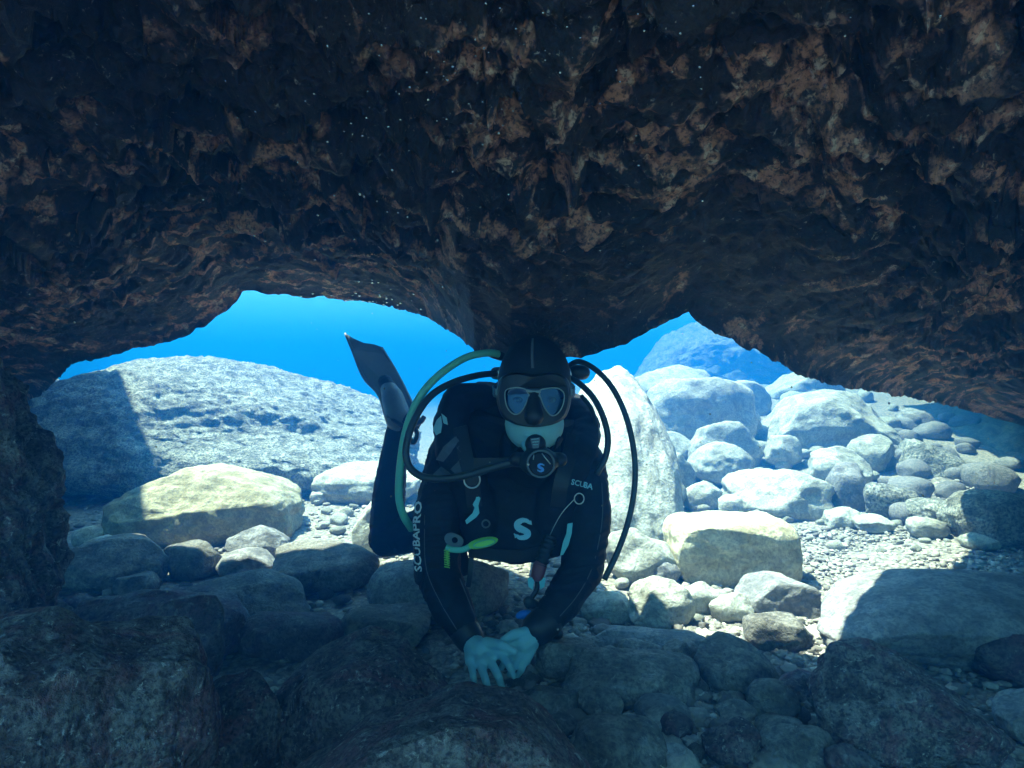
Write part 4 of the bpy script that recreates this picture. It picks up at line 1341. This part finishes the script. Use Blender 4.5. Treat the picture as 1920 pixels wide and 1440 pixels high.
# neon spare mouthpiece and its holder
OCT = bpy.data.objects.new('spare_regulator', None); COL.objects.link(OCT); part(OCT)
yo = min(onY(905, 1015), onY(850, 1020), 1.5) - .015
bm = bmesh.new()
blob(bm, P(905, 1018, yo), (.038, .016, .0125), (0, -0.22, 0))
part(from_bm('cover', bm, MAT['neon']), OCT)
bm = bmesh.new()
ax, az = Vector((math.cos(.22), 0, math.sin(.22))), Vector((-math.sin(.22), 0, math.cos(.22)))
tube(bm, [P(908, 1019, yo - .014) + ax * (.026 * math.cos(t)) + az * (.0075 * math.sin(t)) for t in [2 * math.pi * k / 26 for k in range(26)]], .0014, 6, closed=True)
part(from_bm('cover_rim', bm, MAT['hose_teal']), OCT)
bm = bmesh.new(); tube(bm, catmull([P(882, 1024, yo), P(866, 1031, yo), P(846, 1030, yo + .004), P(836, 1026, yo + .006)], 6), .0075, 10)
part(from_bm('connector', bm, MAT['hose_teal']), OCT)
bm = bmesh.new()
n = 20; oc = P(851, 1013, yo + .006)
ro, ri = [], []
for k in range(n):
    t = 2 * math.pi * k / n
    rr = .019 + .004 * math.cos(2 * t + 0.8)
    ro.append(bm.verts.new(oc + Vector((rr * math.cos(t) * 1.05, 0, rr * math.sin(t)))))
    ri.append(bm.verts.new(oc + Vector((.0075 * math.cos(t) + .002, 0, .0075 * math.sin(t)))))
fs = [bm.faces.new((ro[k], ro[(k + 1) % n], ri[(k + 1) % n], ri[k])) for k in range(n)]
r_ = bmesh.ops.extrude_face_region(bm, geom=fs)
bmesh.ops.translate(bm, verts=[v for v in r_['geom'] if isinstance(v, bmesh.types.BMVert)], vec=(0, .006, 0))
part(from_bm('holder_plate', bm, MAT['fin'], smooth=False), OCT)
bm = bmesh.new()
tube(bm, [P(838 + 5 * math.cos(k * 1.1), 1030 + k * 0.75, yo - .004 + .006 * math.sin(k * 1.1)) for k in range(50)], .0016, 6)
part(from_bm('coil_lanyard', bm, MAT['neon']), OCT)

# --- fins
def make_fin(outline, name='fin'):
    root = bpy.data.objects.new(name, None); COL.objects.link(root); part(root)
    b_ = bmesh.new()
    c_ = [P(*q) for q in outline]
    n_ = Vector((0, 0, 0))
    for i in range(len(c_)):
        n_ += (c_[i] - c_[0]).cross(c_[(i + 1) % len(c_)] - c_[0])
    n_.normalize()
    a_ = [b_.verts.new(q) for q in c_]; d_ = [b_.verts.new(q + n_ * .007) for q in c_]
    b_.faces.new(a_); b_.faces.new(d_[::-1])
    for i in range(len(c_)): b_.faces.new((a_[i], d_[i], d_[(i + 1) % len(c_)], a_[(i + 1) % len(c_)]))
    part(from_bm('blade', b_, MAT['fin'], smooth=False), root)
    return root, n_
FINL = [(645, 623, 2.42), (662, 634, 2.41), (682, 643, 2.40), (700, 645, 2.39), (714, 650, 2.38), (726, 664, 2.36), (740, 692, 2.32), (752, 718, 2.28), (768, 748, 2.22), (778, 772, 2.17),
        (728, 790, 2.17), (722, 768, 2.20), (709, 738, 2.25), (694, 722, 2.29), (680, 706, 2.32), (668, 680, 2.36), (658, 656, 2.39)]
root, nn_ = make_fin(FINL)
for e in ([(647, 625, 2.418), (662, 660, 2.385), (682, 707, 2.315), (711, 740, 2.245), (727, 788, 2.165)], [(716, 652, 2.375), (741, 694, 2.315), (769, 750, 2.212), (778, 772, 2.165)]):
    bm = bmesh.new(); tube(bm, catmull([P(*q) for q in e], 6), [.005 + .004 * k / (len(e) * 6 - 5) for k in range(len(e) * 6 - 5)], 8)
    part(from_bm('rail', bm, MAT['fin']), root)
bm = bmesh.new()
round_cone(bm, P(748, 786, 2.13), P(736, 745, 2.19), .047, .040); round_cone(bm, P(736, 745, 2.19), P(724, 718, 2.24), .040, .024)
part(link('foot_pocket', fuse(bm, .006, 4), MAT['fin']), root)
bm = bmesh.new(); tube(bm, catmull([P(728, 780, 2.11), P(755, 798, 2.07), P(786, 792, 2.075), P(795, 782, 2.09)], 6), .009, 8)
part(from_bm('heel_strap', bm, MAT['rubber']), root)
bm = bmesh.new(); tube(bm, catmull([P(777, 800, 2.09), P(782, 815, 2.085), P(776, 830, 2.09), P(770, 824, 2.10)], 5), .008, 8)
part(from_bm('pull_tab', bm, MAT['rubber']), root)
FINR = [(990, 948, 2.95), (1035, 948, 2.95), (1045, 944, 3.15), (1050, 936, 3.45), (1012, 934, 3.50), (975, 936, 3.45), (982, 944, 3.15)]
root, nn_ = make_fin(FINR)
bm = bmesh.new(); round_cone(bm, P(1012, 952, 2.86), P(1012, 948, 3.05), .046, .04)
part(from_bm('foot_pocket', bm, MAT['fin']), root)
# cuff tabs at the wrists
bm = bmesh.new(); round_cone(bm, P(1006, 1180, 1.396), P(1024, 1166, 1.412), .0365, .040); part(from_bm('cuff', bm, MAT['rubber']))
bm = bmesh.new(); round_cone(bm, P(872, 1184, 1.405), P(880, 1196, 1.397), .036, .034); part(from_bm('cuff', bm, MAT['rubber']))
bm = bmesh.new(); round_cone(bm, P(1036, 1186, 1.40), P(1046, 1188, 1.405), .014, .013); part(from_bm('cuff_tab', bm, MAT['rubber']))


# --- specks of silt hanging in the water
def silt():
    rs = np.random.RandomState(5)
    d, f = ico(1)
    V, Fc = [], []
    for k in range(420):
        y = 0.6 + 3.6 * rs.rand()
        x = (rs.rand() * 2 - 1) * 0.85 * y
        z = 0.12 + rs.rand() * 0.75
        V.append(d * rs.uniform(0.0006, 0.0017) + np.array([x, y, z])); Fc.append(f + k * len(d))
    o = link('silt_specks', mesh_np('silt_specks', np.concatenate(V), np.concatenate(Fc)), MAT['pebble'])
    tag(o, 'pale specks of silt drifting in the water', 'silt', kind='stuff')
silt()

# ------------------------------------------------------------------ the water: one even haze round everything
def build_haze():
    bm = bmesh.new()
    bmesh.ops.create_cube(bm, size=1.0)
    o = from_bm('haze', bm, None, smooth=False)
    x0, x1, y0, y1, z0, z1 = -62, 62, -9, 78, -1.3, 3.25
    o.location = ((x0 + x1) / 2, (y0 + y1) / 2, (z0 + z1) / 2)
    o.scale = (x1 - x0, y1 - y0, z1 - z0)
    m = bpy.data.materials.new('sea_water')
    m.use_nodes = True
    nt = m.node_tree
    nt.nodes.clear()
    out = nt.nodes.new('ShaderNodeOutputMaterial')
    v = nt.nodes.new('ShaderNodeVolumePrincipled')
    v.inputs['Color'].default_value = HAZE_COLOR
    v.inputs['Absorption Color'].default_value = HAZE_ABS
    v.inputs['Density'].default_value = HAZE_DENSITY
    v.inputs['Anisotropy'].default_value = HAZE_G
    nt.links.new(v.outputs[0], out.inputs['Volume'])
    o.data.materials.append(m)
    tag(o, 'clear blue sea water filling the whole view', 'water', kind='stuff')
build_haze()
